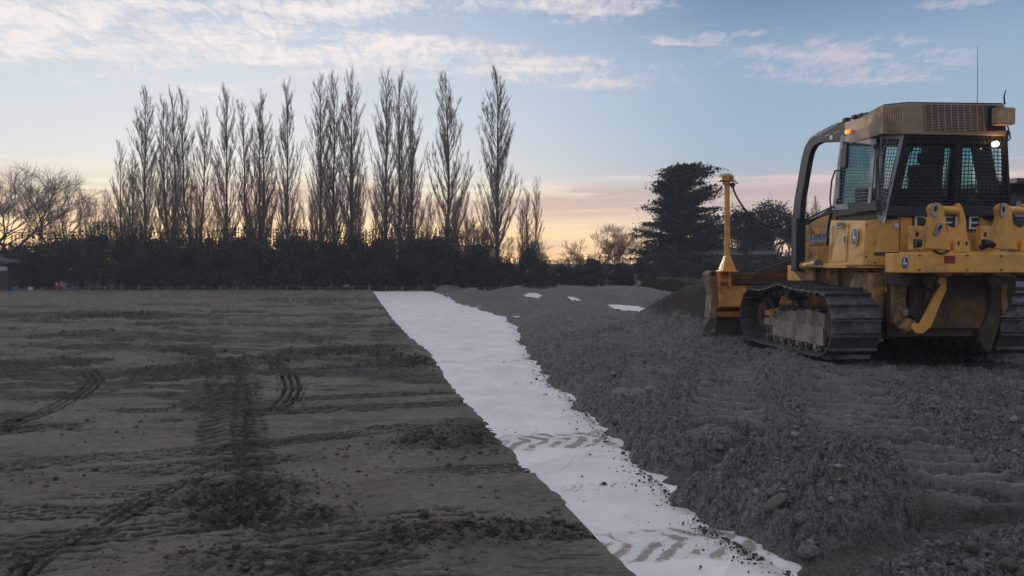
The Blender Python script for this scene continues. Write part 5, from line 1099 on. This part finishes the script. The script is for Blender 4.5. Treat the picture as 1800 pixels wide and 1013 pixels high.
def poplar_meshes(seed, h=14.5, leaders=1, wid=1.0, nl=84):
    r = random.Random(seed); T = []; B = []
    tops = []
    lead = []
    if leaders == 1: lead.append(((0, 0, 0), h, 0, 0, .155))
    else:
        for i in range(leaders):
            a = 2*math.pi*i/leaders+r.uniform(-.5, .5)+.3; lead.append(((0, 0, 0), h*r.uniform(.88, 1.0) if i else h, a, r.uniform(.35, .75), .13))
    for (o_, hh, a, spr, r0) in lead:
        pts = []; n = 16; ph = r.uniform(0, 6)
        for i in range(n+1):
            f = i/n; z = hh*f; out = spr*min(1, max(0, (f-.10)/.35)); wob = .10*math.sin(ph+f*7)*f
            pts.append(np.array([math.cos(a)*out*1.6+wob, math.sin(a)*out*1.6+.08*math.cos(ph*2+f*6)*f, z]))
        for i in range(n):
            T.append((pts[i], pts[i+1], r0*(1-i/n)**1.1+.010, r0*(1-(i+1)/n)**1.1+.010))
        def on(f): k_ = min(int(f*n), n-1); g_ = f*n-k_; return pts[k_]*(1-g_)+pts[k_+1]*g_
        NL = int(nl if leaders == 1 else nl*.62)
        for i in range(NL):
            f = .16+.80*((i+r.random())/NL)**1.25; p = on(f)
            az_ = r.uniform(0, 2*math.pi); env = wid*1.02*(.46+.54*math.sin(min(1, (1-f)/.62)*math.pi/2)) * (1 if f > .3 else .95)
            L = min(r.uniform(.5, 1.0)*(.8+5.0*(1-f)), 4.3); L = max(L, .7)
            ang = r.uniform(.32, .60); d = np.array([math.cos(az_)*math.sin(ang), math.sin(az_)*math.sin(ang), math.cos(ang)])
            ns = 6; q = p; rr0 = .008+.0085*L*(1-f)+.004
            rad = 0
            for s in range(ns):
                # bend upward
                k_ = s/ns; tgt = np.array([d[0]*.35, d[1]*.35, 1.]); dd = d*(1-.75*k_)+tgt*.75*k_; dd /= np.linalg.norm(dd)
                dd += np.array([r.gauss(0, .05), r.gauss(0, .05), 0]); q2 = q+dd*L/ns
                lat = np.hypot(*(q2-on(min(.999, q2[2]/hh)))[:2])
                if lat > env*1.1: q2[:2] = q2[:2]-(q2-on(min(.999, q2[2]/hh)))[:2]*(1-env*1.1/lat)*.35
                B.append((q, q2, rr0*(1-k_)+.005, rr0*(1-(s+1)/ns)+.005))
                if s >= 0:
                    for _ in range((2 + (r.random() < .6) if s else 1) if f < .8 else 1):
                        l2 = r.uniform(.35, .95)*(.55+.45*(1-f)); d2 = rot_about(dd, r.uniform(.2, .5), r.uniform(0, 6.28)); d2[2] = abs(d2[2])+.7; d2 /= np.linalg.norm(d2)
                        m1 = q+(q2-q)*r.random(); m2 = m1+d2*l2*.5; d3 = d2+np.array([0, 0, .35]); d3 /= np.linalg.norm(d3); m3 = m2+d3*l2*.5
                        B.append((m1, m2, .0085, .007)); B.append((m2, m3, .007, .0045))
                        for _ in range(4):
                            d4 = rot_about(d3, r.uniform(.3, .6), r.uniform(0, 6.28)); d4[2] = abs(d4[2])+.2; d4 /= np.linalg.norm(d4); mm_ = m1+(m3-m1)*r.uniform(.3, .9); B.append((mm_, mm_+d4*r.uniform(.15, .40), .006, .004))
                q = q2
    zk = 14.95/max(max(q[1][2] for q in B), max(q[1][2] for q in T)); f = lambda S_: [(np.array(a)*(1, 1, zk), np.array(b2)*(1, 1, zk), c, d) for a, b2, c, d in S_]
    return segs_mesh('trunk', f(T), BARK), segs_mesh('crown', f(B), TWIG)
PM = [poplar_meshes(11, 14.5, 1, .92), poplar_meshes(12, 14.5, 2, .8), poplar_meshes(13, 14.5, 1, 1.0, 90), poplar_meshes(14, 14.5, 3, .75), poplar_meshes(15, 14.5, 1, .85, 76), poplar_meshes(16, 14.5, 2, .9, 92)]
def place(meshes, name, x, y, s, rz, label, cat, group=None, sxy=None, z=0.):
    e = empty(name, (x, y, z), rz); e.scale = (sxy or s, sxy or s, s)
    for nm, me_ in zip(('trunk', 'crown'), meshes):
        if me_ is not None: link(nm, me_, e)
    return tag(e, label, cat, group)
ords = ['first', 'second', 'third', 'fourth', 'fifth', 'sixth', 'seventh', 'eighth', 'ninth', 'tenth', 'eleventh', 'twelfth', 'thirteenth', 'fourteenth', 'fifteenth', 'sixteenth', 'seventeenth', 'eighteenth']
pop = [(253, 158, 2, 1.05), (295, 152, 5, 1.0), (342, 157, 1, 1.0), (397, 148, 4, 1.0), (452, 165, 3, 1.05), (503, 140, 0, .85), (562, 132, 0, 1.0), (585, 125, 4, .95), (617, 122, 5, .95), (678, 124, 0, 1.0), (701, 128, 4, .95), (722, 148, 0, .9), (787, 130, 2, 1.15), (874, 124, 2, 1.2)]
GP = 'tall bare poplars rising behind the hedge'
for i, (px, py, k_, w_) in enumerate(pop):
    Yt = 50.5+(i % 3)*.6; x, _, zt_ = at(px, py, Yt); s = (zt_+.1)/14.7
    lb = 'tall bare poplar, %s from the left in the row behind the hedge' % ords[i]
    if i == 13: lb = 'tall bare poplar standing alone at the right end of the row'
    if i == 12: lb = 'broad tall bare poplar with a gap on both sides, second from the right end'
    place(PM[k_], 'poplar_tree', x, Yt, s, i*1.37, lb, 'tree', GP, sxy=s*w_)
def recol(me_, m): c = me_.copy(); c.materials.clear(); c.materials.append(m); return c
PMR = [(recol(a, TWIGR), recol(b_, TWIGR)) for a, b_ in PM[:4]]
place(PMR[1], 'poplar_tree', at(931, 310, 56)[0], 56, (at(931, 310, 56)[2])/14.7, .4, 'short reddish bare poplar just right of the lone tall poplar', 'tree', sxy=.62)
place(PMR[0], 'poplar_tree', at(918, 340, 60)[0], 60, (at(918, 345, 60)[2])/14.7, 1.4, 'thin reddish bare poplar half hidden behind a taller one', 'tree', sxy=.5)
place(PM[1], 'poplar_tree', at(222, 245, 51)[0], 51, (at(222, 245, 51)[2])/14.7, 2.4, 'shorter leaning bare poplar at the left foot of the tall row', 'tree', sxy=.7)
for i in range(38):
    px = 92+i*21+random.uniform(-8, 8); Yt = 85+random.uniform(-8, 8); py = 348+random.uniform(-20, 14); x, _, zt_ = at(px, py, Yt); s = zt_/14.7
    place(PMR[i % 4], 'poplar_tree', x, Yt, s, i*2.1, 'small distant reddish poplar glimpsed between the tall trunks', 'tree', 'far row of small poplars behind the hedge', sxy=s*.95)
for i, (px, py) in enumerate([(1413, 348), (1424, 340), (1436, 345)]):
    x, _, zt_ = at(px, py, 90); s = zt_/14.7; place(PMR[i], 'poplar_tree', x, 90, s, i*2., ['leftmost', 'middle', 'rightmost'][i]+' far bare poplar framed by the black sweep of the bulldozer', 'tree', 'far poplars seen through the sweep', sxy=s*1.0)
def round_tree(seed, h, wid, depth=6, m=TWIG, up=.35, lenr=.80):
    r = random.Random(seed); T = []; B = []
    def rec(p, d, L, rad, dep):
        q = p; n = 3
        for i in range(n):
            d = d+np.array([r.gauss(0, .10), r.gauss(0, .10), r.gauss(0, .05)+.03]); d /= np.linalg.norm(d); q2 = q+d*L/n
            (T if dep >= depth-1 else B).append((q, q2, rad*(1-.3*i/n), rad*(1-.3*(i+1)/n))); q = q2
        if dep == 0: return
        for i in range(3 if dep > 2 else 5):
            nd = rot_about(d, r.uniform(.3, .75), r.uniform(0, 6.28)); nd[2] += up*.3; nd[0] *= wid; nd[1] *= wid; nd /= np.linalg.norm(nd)
            rec(q if i < 2 else p+(q-p)*r.uniform(.4, .9), nd, L*r.uniform(lenr-.12, lenr+.08), max(rad*.55, .006), dep-1)
    rec(np.zeros(3), np.array([0, 0, 1.]), h*.24, h*.022, depth)
    zm = max(s[1][2] for s in B); k = h/zm
    f = lambda S_: [(np.array(a)*k, np.array(b2)*k, c, d) for a, b2, c, d in S_]
    return segs_mesh('trunk', f(T), BARK), segs_mesh('crown', f(B), m)
RT = [round_tree(3, 8, 1.25), round_tree(5, 8, 1.1), round_tree(8, 5, 1.2, 6, TWIGR), round_tree(9, 5, 1.0, 6, TWIGR)]
def rt(px, py, Yt, k_, h, label, grp=None, w_=1., ct='tree'):
    x, _, z_ = at(px, py, Yt); s = z_/h; place(RT[k_], 'bare_tree', x, Yt, s, px*.1, label, ct, grp, sxy=s*w_)
rt(20, 283, 50, 0, 8, 'wide bare tree with fine twigs at the left edge of the picture', w_=1.2)
rt(84, 298, 52, 1, 8, 'bare spreading tree just right of the one at the left edge', w_=.95)
rt(-40, 283, 50, 1, 8, 'bare spreading tree cut off by the left edge', w_=1.2)
for i, (px, py, Yt, k_) in enumerate([(1048, 392, 58, 2), (1085, 398, 60, 3), (1110, 392, 60, 2), (965, 420, 66, 2), (820, 372, 56, 3), (855, 400, 54, 2), (1010, 440, 64, 3), (940, 428, 66, 3)]):
    rt(px, py, Yt, k_, 5, ['round leafless brown tree left of the dark cedar', 'brown bare tree between the round tree and the cedar', 'brown bare tree touching the left side of the cedar', 'low pinkish bare tree on the skyline right of the poplars', 'bare bushy tree at the foot of the broad poplar', 'low bare tree left of the lone poplar', 'small bare bush on the skyline left of the round brown tree', 'small bare tree just right of the reddish poplar'][i], w_=1.05)
for i, (px, py) in enumerate([(1285, 395), (1320, 400), (1365, 392), (1245, 385), (1395, 400)]):
    x, _, z_ = at(px, py, 68); s = z_/5; place(RT[2+i % 2], 'bare_tree', x, 68, s, i, 'pinkish bare tree behind the gum tree and mast', 'tree', 'bare trees behind the gum tree', sxy=s*1.2)
# leaf-card crowns
def cards(name, P, size, m, flat=0., tri=True):
    n = len(P); nrm = rng.normal(size=(n, 3)); nrm[:, 2] = nrm[:, 2]*(1+flat*3)+flat*2*np.sign(nrm[:, 2]); nrm /= np.linalg.norm(nrm, axis=1, keepdims=True)
    a = np.cross(nrm, rng.normal(size=(n, 3))); a /= np.linalg.norm(a, axis=1, keepdims=True)+1e-9; b2 = np.cross(nrm, a)
    s = size*rng.uniform(.6, 1.4, (n, 1)); a = a*s; b2 = b2*s*.45
    V = np.stack([P-a, P+b2, P+a, P-b2], 1).reshape(-1, 3); F = np.arange(n*4).reshape(-1, 4); return npmesh(name, V, F, m)
def bush(seed, w_, h, n, m, size=.09):
    r = np.random.default_rng(seed); nb2 = 16; c = np.stack([r.uniform(-.5, .5, nb2)*w_, r.uniform(-.5, .5, nb2)*w_*.8, r.uniform(.12, .86, nb2)*h], -1); rad = r.uniform(.16, .30, nb2)*w_*(1.15-.5*c[:, 2]/h)
    k = r.integers(0, nb2, n); d = r.normal(size=(n, 3)); d /= np.linalg.norm(d, axis=1, keepdims=True); P = c[k]+d*(rad[k]*r.uniform(.3, 1.12, n)**.6)[:, None]
    # spiky upright shoots
    ns = n//12; kk = r.integers(0, 26, ns); sx = r.uniform(-.5, .5, 26)*w_; sy = r.uniform(-.4, .4, 26)*w_; P2 = np.stack([sx[kk]+r.normal(0, .03, ns), sy[kk]+r.normal(0, .03, ns), h*(.75+.33*r.random(ns))], -1)
    P = np.concatenate([P, P2]); P[:, 2] = np.maximum(P[:, 2], .03)
    T = []
    for i in range(7):
        a = np.array([r.uniform(-.15, .15), r.uniform(-.15, .15), 0]); b2 = c[i]; mid = (a+b2)/2+np.array([0, 0, .2]); T += [(a, mid, .05, .035), (mid, b2, .035, .015)]
    return segs_mesh('trunk', T, BARK), cards('crown', P, size, m)
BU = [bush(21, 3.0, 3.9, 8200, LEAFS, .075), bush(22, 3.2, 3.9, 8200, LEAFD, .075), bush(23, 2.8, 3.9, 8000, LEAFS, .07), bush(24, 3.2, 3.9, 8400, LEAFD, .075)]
def bu(px, py, Yt, k_, label, grp=None, w_=1., name='shrub', h0=4.15):
    x, _, z_ = at(px, py, Yt); s = z_/h0; place(BU[k_], name, x, Yt, s, px*.37, label, 'shrub', grp, sxy=w_)
HG = 'dark shrubs massed into the tall hedge'
i = 0
for px, py in [(-60, 425), (-20, 430), (15, 428), (48, 415), (82, 405), (115, 408), (148, 404), (180, 398), (205, 392), (238, 402), (272, 406), (305, 402), (338, 404), (372, 407), (405, 402), (438, 400), (470, 403), (502, 404), (534, 402), (566, 408), (598, 410), (630, 405), (662, 408), (694, 402), (726, 400), (756, 408), (786, 402), (812, 418), (838, 432), (862, 446), (884, 452)]:
    bu(px, py, 48.6+(i % 2)*1.1, i % 4, 'dense dark shrub in the tall hedge below the poplars', HG, w_=.72+.1*(i % 3)); i += 1
for j in range(24):
    px = 0+j*37; bu(px, 424+random.uniform(-4, 6), 47.6, (j+2) % 4, 'dense dark shrub in the tall hedge below the poplars', HG, w_=.70)
RG = 'scrubby shrubs along the right end of the far boundary'
for j, (px, py, w_) in enumerate([(905, 455, .6), (928, 432, .5), (948, 452, .6), (975, 458, .65), (1002, 455, .6), (1030, 448, .6), (1058, 450, .7), (1088, 455, .6), (1112, 452, .6), (1140, 448, .8), (1170, 432, .9), (1200, 430, .9), (1230, 445, .9), (1260, 458, .9), (1290, 455, .9), (1320, 450, .9), (1350, 446, .9), (1380, 444, .9), (1410, 440, .9), (1450, 440, .9), (1500, 440, 1), (1560, 440, 1), (1620, 440, 1), (1680, 440, 1), (1740, 440, 1), (1800, 440, 1), (1870, 440, 1), (1940, 436, 1), (2010, 442, 1), (2080, 438, 1), (2150, 440, 1), (2230, 436, 1), (2310, 442, 1), (2390, 440, 1), (1000, 472, .45), (1040, 474, .45), (960, 474, .45), (1090, 474, .5)]):
    bu(px, py, 52+(j % 3), j % 4, 'scrubby dark shrub on the far boundary right of the poplars', RG, w_=w_)
bu(935, 428, 50, 1, 'conical dark shrub under the short reddish poplar', None, w_=.42)
# cedar
def cedar():
    r = random.Random(77); T = [((0, 0, 0), (0, 0, 3), .38, .30), ((0, 0, 3), (.1, 0, 6), .30, .18), ((.1, 0, 6), (.1, 0, 8.9), .18, .04)]; P = []
    n = 190
    for i in range(n):
        z = 1.0+7.7*(i/n)**.95; f = z/8.9
        Lm = np.interp(f, [.1, .3, .5, .68, .82, .92, 1.], [3.3, 3.4, 2.9, 2.5, 1.95, 1.25, .45]); L = Lm*r.choice([r.uniform(.5, .85), r.uniform(.8, 1.18)]); a = r.uniform(0, 6.28)
        d = np.array([math.cos(a), math.sin(a), r.uniform(.05, .55)*(.5+f)]); p0 = np.array([.05, 0, z-.3]); q = p0; ns = 6
        for s in range(ns):
            dd = d+np.array([r.gauss(0, .12), r.gauss(0, .12), -.10*s/ns]); q2 = q+dd*L/ns; T.append((q, q2, .05*(1-s/ns)+.015, .05*(1-(s+1)/ns)+.012)); 
            if s >= 1 or f > .8:
                m = int(34+16*s)
                w_ = .10+.10*s/ns*L
                c = np.array(q)+(np.array(q2)-np.array(q))*rng.random((m, 1)); P.append(c+rng.normal(size=(m, 3))*np.array([w_*1.35, w_*1.35, .085]))
            # upturned spray tips
            if s >= 3:
                for _ in range(2):
                    dd2 = rot_about(dd, r.uniform(.4, .9), r.uniform(0, 6.28)); dd2[2] = abs(dd2[2])*.6; tip = q2+dd2*r.uniform(.25, .55); T.append((q2, tip, .012, .006)); c = q2+(tip-q2)*rng.random((14, 1)); P.append(c+rng.normal(size=(14, 3))*.035)
            q = q2
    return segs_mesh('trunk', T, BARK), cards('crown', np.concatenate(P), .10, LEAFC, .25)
CD = cedar(); x, _, z_ = at(1200, 282, 57); s = z_/9.05
place(CD, 'cedar_tree', x, 57, s, .6, 'big dark layered cedar standing left of the yellow mast', 'tree', sxy=s*.93)
def gum(seed):
    r = random.Random(seed); T = []; P = []
    def rec(p, d, L, rad, dep):
        q = p
        for i in range(3):
            d = d+np.array([r.gauss(0, .14), r.gauss(0, .14), r.gauss(0, .07)+.04]); d /= np.linalg.norm(d); q2 = q+d*L/3; T.append((q, q2, rad*(1-.12*i), rad*(1-.12*(i+1)))); q = q2
        if dep <= 1 and r.random() < .62:
            m = 46; P.append(q+rng.normal(size=(m, 3))*np.array([.26, .26, .20])*r.uniform(.7, 1.2))
        if dep == 0: return
        for i in range(3): rec(q, rot_about(d, r.uniform(.35, .8), r.uniform(0, 6.28)), L*r.uniform(.6, .85), max(rad*.62, .012), dep-1)
    for a in (.2, 2.3, 4.2): rec(np.zeros(3), np.array([math.cos(a)*.35, math.sin(a)*.35, 1.]), 1.9, .14, 4)
    P = np.concatenate(P); zm = P[:, 2].max(); k = 6/zm
    return segs_mesh('trunk', [(np.array(a)*k, np.array(b2)*k, c, e_) for a, b2, c, e_ in T], BARK), cards('crown', P*k, .085, LEAFE)
GM = gum(4)
for px, py, w_, lb in [(1335, 338, 1., 'open-crowned dark gum tree between the mast and the black sweep'), (1305, 372, .75, 'lower dark gum tree just right of the yellow mast'), (1375, 372, .75, 'dark gum tree right beside the black sweep')]:
    x, _, z_ = at(px, py, 56); s = z_/6.1; place(GM, 'gum_tree', x, 56, s, px, lb, 'tree', sxy=s*w_)
# ------------------------------------------------------------------ weeds mound, shed, bits and pieces
x, y = G(1170, 500, .1); y = 40.; x = at(1170, 490, 40)[0]
def mound():
    n = 26000; a = rng.uniform(0, 6.28, n); rr_ = np.sqrt(rng.random(n)); X_ = rr_*np.cos(a)*1.9; Y_ = rr_*np.sin(a)*1.3
    hh = .62*np.exp(-((X_-.15)/.95)**2-(Y_/1.0)**2)+.30*np.exp(-((X_+1.1)/.7)**2-(Y_/1.)**2)+.28*np.exp(-((X_-1.2)/.6)**2-(Y_/.9)**2)+.10*fbm(X_*2.2, Y_*2.2, 7, 3)
    P = np.stack([X_, Y_, np.maximum(hh*(1-rr_**6)+rng.uniform(-.03, .12, n), .02)], -1); return cards('weedy_mound', P, .055, WEED)
o = link('weedy_mound', mound(), None, (x, 40, .05)); tag(o, 'green weed-covered heap beyond the field, left of the blade', 'mound', kind='stuff')
n = 5200; gx = rng.uniform(-33, 30, n); gy = rng.uniform(46.4, 50, n); P = np.stack([gx, gy, rng.uniform(.0, .14, n)], -1)
DRY = mat('dry_grass', (.10, .095, .065), .95, var=.35, spec=.1)
V = []; me = cards('rough_grass', P, .10, DRY); tag(link('rough_grass', me), 'rough dry grass along the far edge of the field', 'grass', kind='stuff')
n = 5000; gx = rng.uniform(9.5, 19, n); gy = rng.uniform(49, 51.5, n); P = np.stack([gx, gy, rng.uniform(.0, .75, n)**1.2], -1)
me = cards('tall_grass', P, .09, mat('bleached_grass', (.13, .12, .095), .95, var=.3, spec=.1)); tag(link('tall_grass', me), 'taller pale grass in front of the cedar and blade', 'grass', kind='stuff')
# fence of short stakes
POST = mat('weathered_post', (.20, .195, .18), .9, var=.2)
fe = empty('stake_fence', (0, 46.2, 0)); tag(fe, 'line of short pale stakes with a wire across the far edge of the field', 'fence')
prev = None; wi = MB()
for i in range(32):
    px = 127+29*i; x = at(px, 510, 46.2)[0]; hh = .27+random.uniform(-.04, .04)+(0.08 if px > 640 and px < 700 else 0); m_ = MB(); w_ = .035 if i % 5 else .055
    m_.hexa([(x-w_, -w_, -.1), (x+w_, -w_, -.1), (x+w_, w_, -.1), (x-w_, w_, -.1)], [(x-w_+.01, -w_, hh), (x+w_+.01, -w_, hh+.02), (x+w_+.01, w_, hh), (x-w_+.01, w_, hh)]); m_.build('stake', POST, fe)
    if prev: wi.tube([prev, (x, 0, hh*.75)], .008, 4)
    prev = (x, 0, hh*.75)
wi.build('wire', POST, fe)
# shed at left edge
SHED = mat('dark_cladding', (.045, .04, .05), .8, var=.2, bump=.4, bump_scale=6); SHR = mat('shed_roofing', (.07, .07, .085), .6, var=.15)
sh = empty('shed', (0, 0, 0)); tag(sh, 'dark low shed with a pale window panel at the left edge', 'shed')
xa = at(-120, 500, 45.5)[0]; xb = at(14, 500, 45.5)[0]; zt_ = at(0, 462, 45.5)[2]; m_ = MB(); m_.box(xa, xb, 45.5, 49, 0, zt_); m_.build('wall', SHED, sh)
m_ = MB(); m_.prism([(xa-.2, 45.3, zt_), (xb+.25, 45.3, zt_-.05), (xb+.25, 45.3, zt_+.05), (xa+1.8, 45.3, zt_+.75), (xa-.2, 45.3, zt_+.75)], (0, 3.9, 0)); m_.build('roof', SHR, sh)
m_ = MB(); a = at(-40, 476, 45.45); b_ = at(12, 469, 45.45); m_.box(a[0], b_[0], 45.42, 45.498, a[2], b_[2]); m_.build('window', mat('pale_panel', (.42, .42, .5), .4), sh)
# distant low roof behind the mast
bd = empty('low_building', (0, 0, 0)); tag(bd, 'far low building with a frosty roof behind the mast and gum trees', 'building')
a = at(1235, 452, 54)[0]; b2 = at(1362, 452, 54)[0]; zr = at(1300, 443, 54)[2]; m_ = MB(); m_.box(a, b2, 54, 60, 0, zr-.15); m_.build('wall', mat('dark_wall', (.035, .038, .05), .9, var=.2), bd)
m_ = MB(); m_.prism([(a-.3, 53.8, zr-.2), (b2+.3, 53.8, zr-.2), (b2+.3, 57, zr+.28), (a-.3, 57, zr+.28)], (0, 0, .06)); m_.build('roof', mat('frosty_roof', (.16, .17, .2), .7, var=.5, bump_scale=4), bd)
# clutter near the left corner of the field
def lump(name, px, py, wpx, hpx, m, label, cat, Yt=45.8, kind_='box'):
    x, _, z_ = at(px, py, Yt); k = Yt/FPX; w_, h = wpx*k, hpx*k; m_ = MB()
    if kind_ == 'box': m_.box(-w_/2, w_/2, -w_/3, w_/3, 0, h); bv = .03
    elif kind_ == 'tarp':
        n = 9; vs = []; fs = []
        for i in range(n):
            for j in range(n):
                u, v = i/(n-1)*2-1, j/(n-1)*2-1; vs.append((u*w_/2, v*w_/2, h*max(0, (1-u*u)*(1-v*v))**.5*(1+.2*math.sin(5*u+3*v))))
        for i in range(n-1):
            for j in range(n-1): fs.append((i*n+j, (i+1)*n+j, (i+1)*n+j+1, i*n+j+1))
        m_.add(vs, fs); bv = 0
    elif kind_ == 'drum': m_.tube([(0, 0, 0), (0, 0, h*.95), (0, 0, h)], [w_/2, w_/2, w_/2.3], 18); m_.tube([(0, 0, h*.33), (0, 0, h*.36)], w_/1.9, 18); m_.tube([(0, 0, h*.64), (0, 0, h*.67)], w_/1.9, 18); bv = 0
    elif kind_ == 'board': m_.bar((-w_/2, 0, .03), (w_/2, 0, h), .12, .05); bv = 0
    o = m_.build(name, m, None, bevel=bv, loc=(x, Yt, 0)); return tag(o, label, cat)
lump('tarp_heap', 28, 508, 12, 9, mat('blue_tarp', (.03, .10, .16), .6, var=.2), 'crumpled blue tarpaulin heap right of the shed', 'tarpaulin', kind_='tarp')
lump('timber_board', 40, 508, 8, 5, POST, 'short pale board propped up right of the blue tarp', 'board', kind_='board')
lump('white_carton', 54, 507, 8, 7, mat('white_box', (.5, .5, .52), .7), 'small white carton between the blue tarp and the red drum', 'box')
lump('timber_board', 73, 508, 16, 6, POST, 'long pale board leaning low left of the red drum', 'board', kind_='board')
lump('timber_board', 48, 510, 9, 1.5, POST, 'pale board lying flat in front of the white carton', 'board', kind_='board')
lump('red_crate', 92, 508, 10, 6, mat('dull_red', (.09, .03, .035), .7, var=.2), 'dull red low crate left of the bright red drum', 'crate')
lump('red_drum', 103, 508, 7, 11, mat('bright_red', (.28, .03, .025), .5, var=.1), 'bright red drum in front of the hedge at left', 'drum', kind_='drum')
lump('white_bucket', 100, 500, 3.5, 14, mat('white_box', (.5, .5, .52), .7), 'thin white bucket stack just behind the red drum', 'bucket', Yt=46.4, kind_='drum')
x, _, _ = at(106, 500, 46.0); cn_ = empty('traffic_bollard', (x, 46.1, 0)); tag(cn_, 'red and white banded bollard rising beside the red drum', 'bollard')
m_ = MB(); m_.tube([(0, 0, 0), (0, 0, .55)], .05, 12); m_.build('post', mat('bright_red', (.28, .03, .025)), cn_)
for z_ in (.30, .42, .54):
    m_ = MB(); m_.tube([(0, 0, z_-.02), (0, 0, z_+.02)], .054, 12); m_.build('white_band', WHT, cn_)
lump('grey_tank', 113.5, 508, 6.5, 14, mat('pale_grey_tank', (.17, .19, .23), .6, var=.2), 'upright pale grey tank right of the red drum', 'tank', kind_='drum')
lump('grey_crate', 130, 508, 22, 5.5, mat('slate_grey', (.07, .08, .105), .7, var=.2), 'low slate grey crate right of the upright tank', 'crate')
lump('stacked_pallet', 131, 500, 24, 15, mat('dark_pallet', (.035, .035, .045), .9, var=.2), 'dark stacked pallet behind the slate grey crate', 'pallet', Yt=47.0)
# parked tipper truck glimpsed at the right edge beyond the cab
vh = empty('parked_truck', (10.98, 17.0, .22), R(-3)); tag(vh, 'dark parked tipper truck glimpsed past the right side of the cab', 'truck')
DKM = mat('dark_machine', (.035, .037, .046), .5, var=.2, dirt=(.07, .065, .06), dirt_amt=.4)
m_ = MB(); m_.hexa([(.12, .1, 1.15), (2.32, .1, 1.15), (2.32, 4.6, 1.15), (.12, 4.6, 1.15)], [(0, 0, 2.95), (2.44, 0, 2.85), (2.44, 4.7, 2.85), (0, 4.7, 3.3)]); tb = m_.build('tipper_body', DKM, vh, bevel=.03)
m_ = MB(); m_.prism([(-.02, -.3, 3.28), (-.02, 5.2, 3.46), (-.02, 5.2, 3.38), (-.02, -.3, 3.16)], (2.48, 0, -.10)); m_.build('cover_frame', DKM, tb, bevel=.02)
for y_ in (.05, 1.2, 2.4, 3.6):
    m_ = MB(); m_.hexa([(.06, y_, 1.15), (.14, y_, 1.15), (.14, y_+.1, 1.15), (.06, y_+.1, 1.15)], [(-.06, y_, 3.2), (.02, y_, 3.2), (.02, y_+.1, 3.2), (-.06, y_+.1, 3.2)]); m_.build('body_rib', DKM, tb)
m_ = MB(); m_.hexa([(.10, -.06, 2.45), (.28, -.06, 2.45), (.28, -.02, 2.45), (.10, -.02, 2.45)], [(.13, -.06, 2.80), (.20, -.06, 2.80), (.20, -.02, 2.80), (.13, -.02, 2.80)]); m_.build('pale_bracket', mat('pale_glass', (.22, .26, .32), .4), tb)
m_ = MB(); m_.box(.55, .75, .2, 6.6, .72, 1.13); m_.box(1.7, 1.9, .2, 6.6, .72, 1.13); m_.box(.55, 1.9, .2, .4, .74, 1.1); m_.build('chassis', BLK, vh, bevel=.01)
m_ = MB(); m_.box(.06, 2.38, -.02, .08, .72, 1.02); bb = m_.build('rear_bumper', mat('grey_panel', (.2, .21, .23), .5), vh, bevel=.01)
for x_ in (.16, 2.1):
    m_ = MB(); m_.box(x_, x_+.2, -.04, -.02, .80, .92); m_.build('tail_light', RED, bb)
for y_ in (1.0, 2.1, 5.9):
    for x_ in (.10, 1.95):
        m_ = MB(); m_.cyl((x_, y_, .50), (x_+.38, y_, .50), .50, 28); w_ = m_.build('wheel', RUB, vh, smooth=True, bevel=.03); m_ = MB(); m_.cyl((x_-.01, y_, .50), (x_+.39, y_, .50), .26, 20); m_.build('rim', GREY, w_, smooth=True)
m_ = MB(); m_.prism([(.05, 5.0, .8), (.05, 6.9, .8), (.05, 6.9, 1.9), (.05, 6.7, 2.85), (.05, 5.0, 2.9)], (2.35, 0, 0)); cb_ = m_.build('truck_cab', DKM, vh, bevel=.06)
m_ = MB(); m_.prism([(.03, 5.6, 1.9), (.03, 6.6, 1.9), (.03, 6.5, 2.6), (.03, 5.6, 2.6)], (.02, 0, 0)); m_.build('cab_window', mat('pale_glass', (.22, .26, .32), .4), cb_)
# ------------------------------------------------------------------ haze
hz = bpy.data.materials.new('haze'); hz.use_nodes = True; k = NT(hz.node_tree)
pv = k.n('ShaderNodeVolumePrincipled'); pv.inputs['Color'].default_value = (.78, .84, 1.0, 1); pv.inputs['Density'].default_value = .0014; pv.inputs['Anisotropy'].default_value = .2
o = k.n('ShaderNodeOutputMaterial'); hz.node_tree.links.new(pv.outputs[0], o.inputs['Volume'])
m_ = MB(); m_.box(-120, 120, -12, 125, -1.2, 19); h_o = m_.build('haze', hz); tag(h_o, kind='stuff')
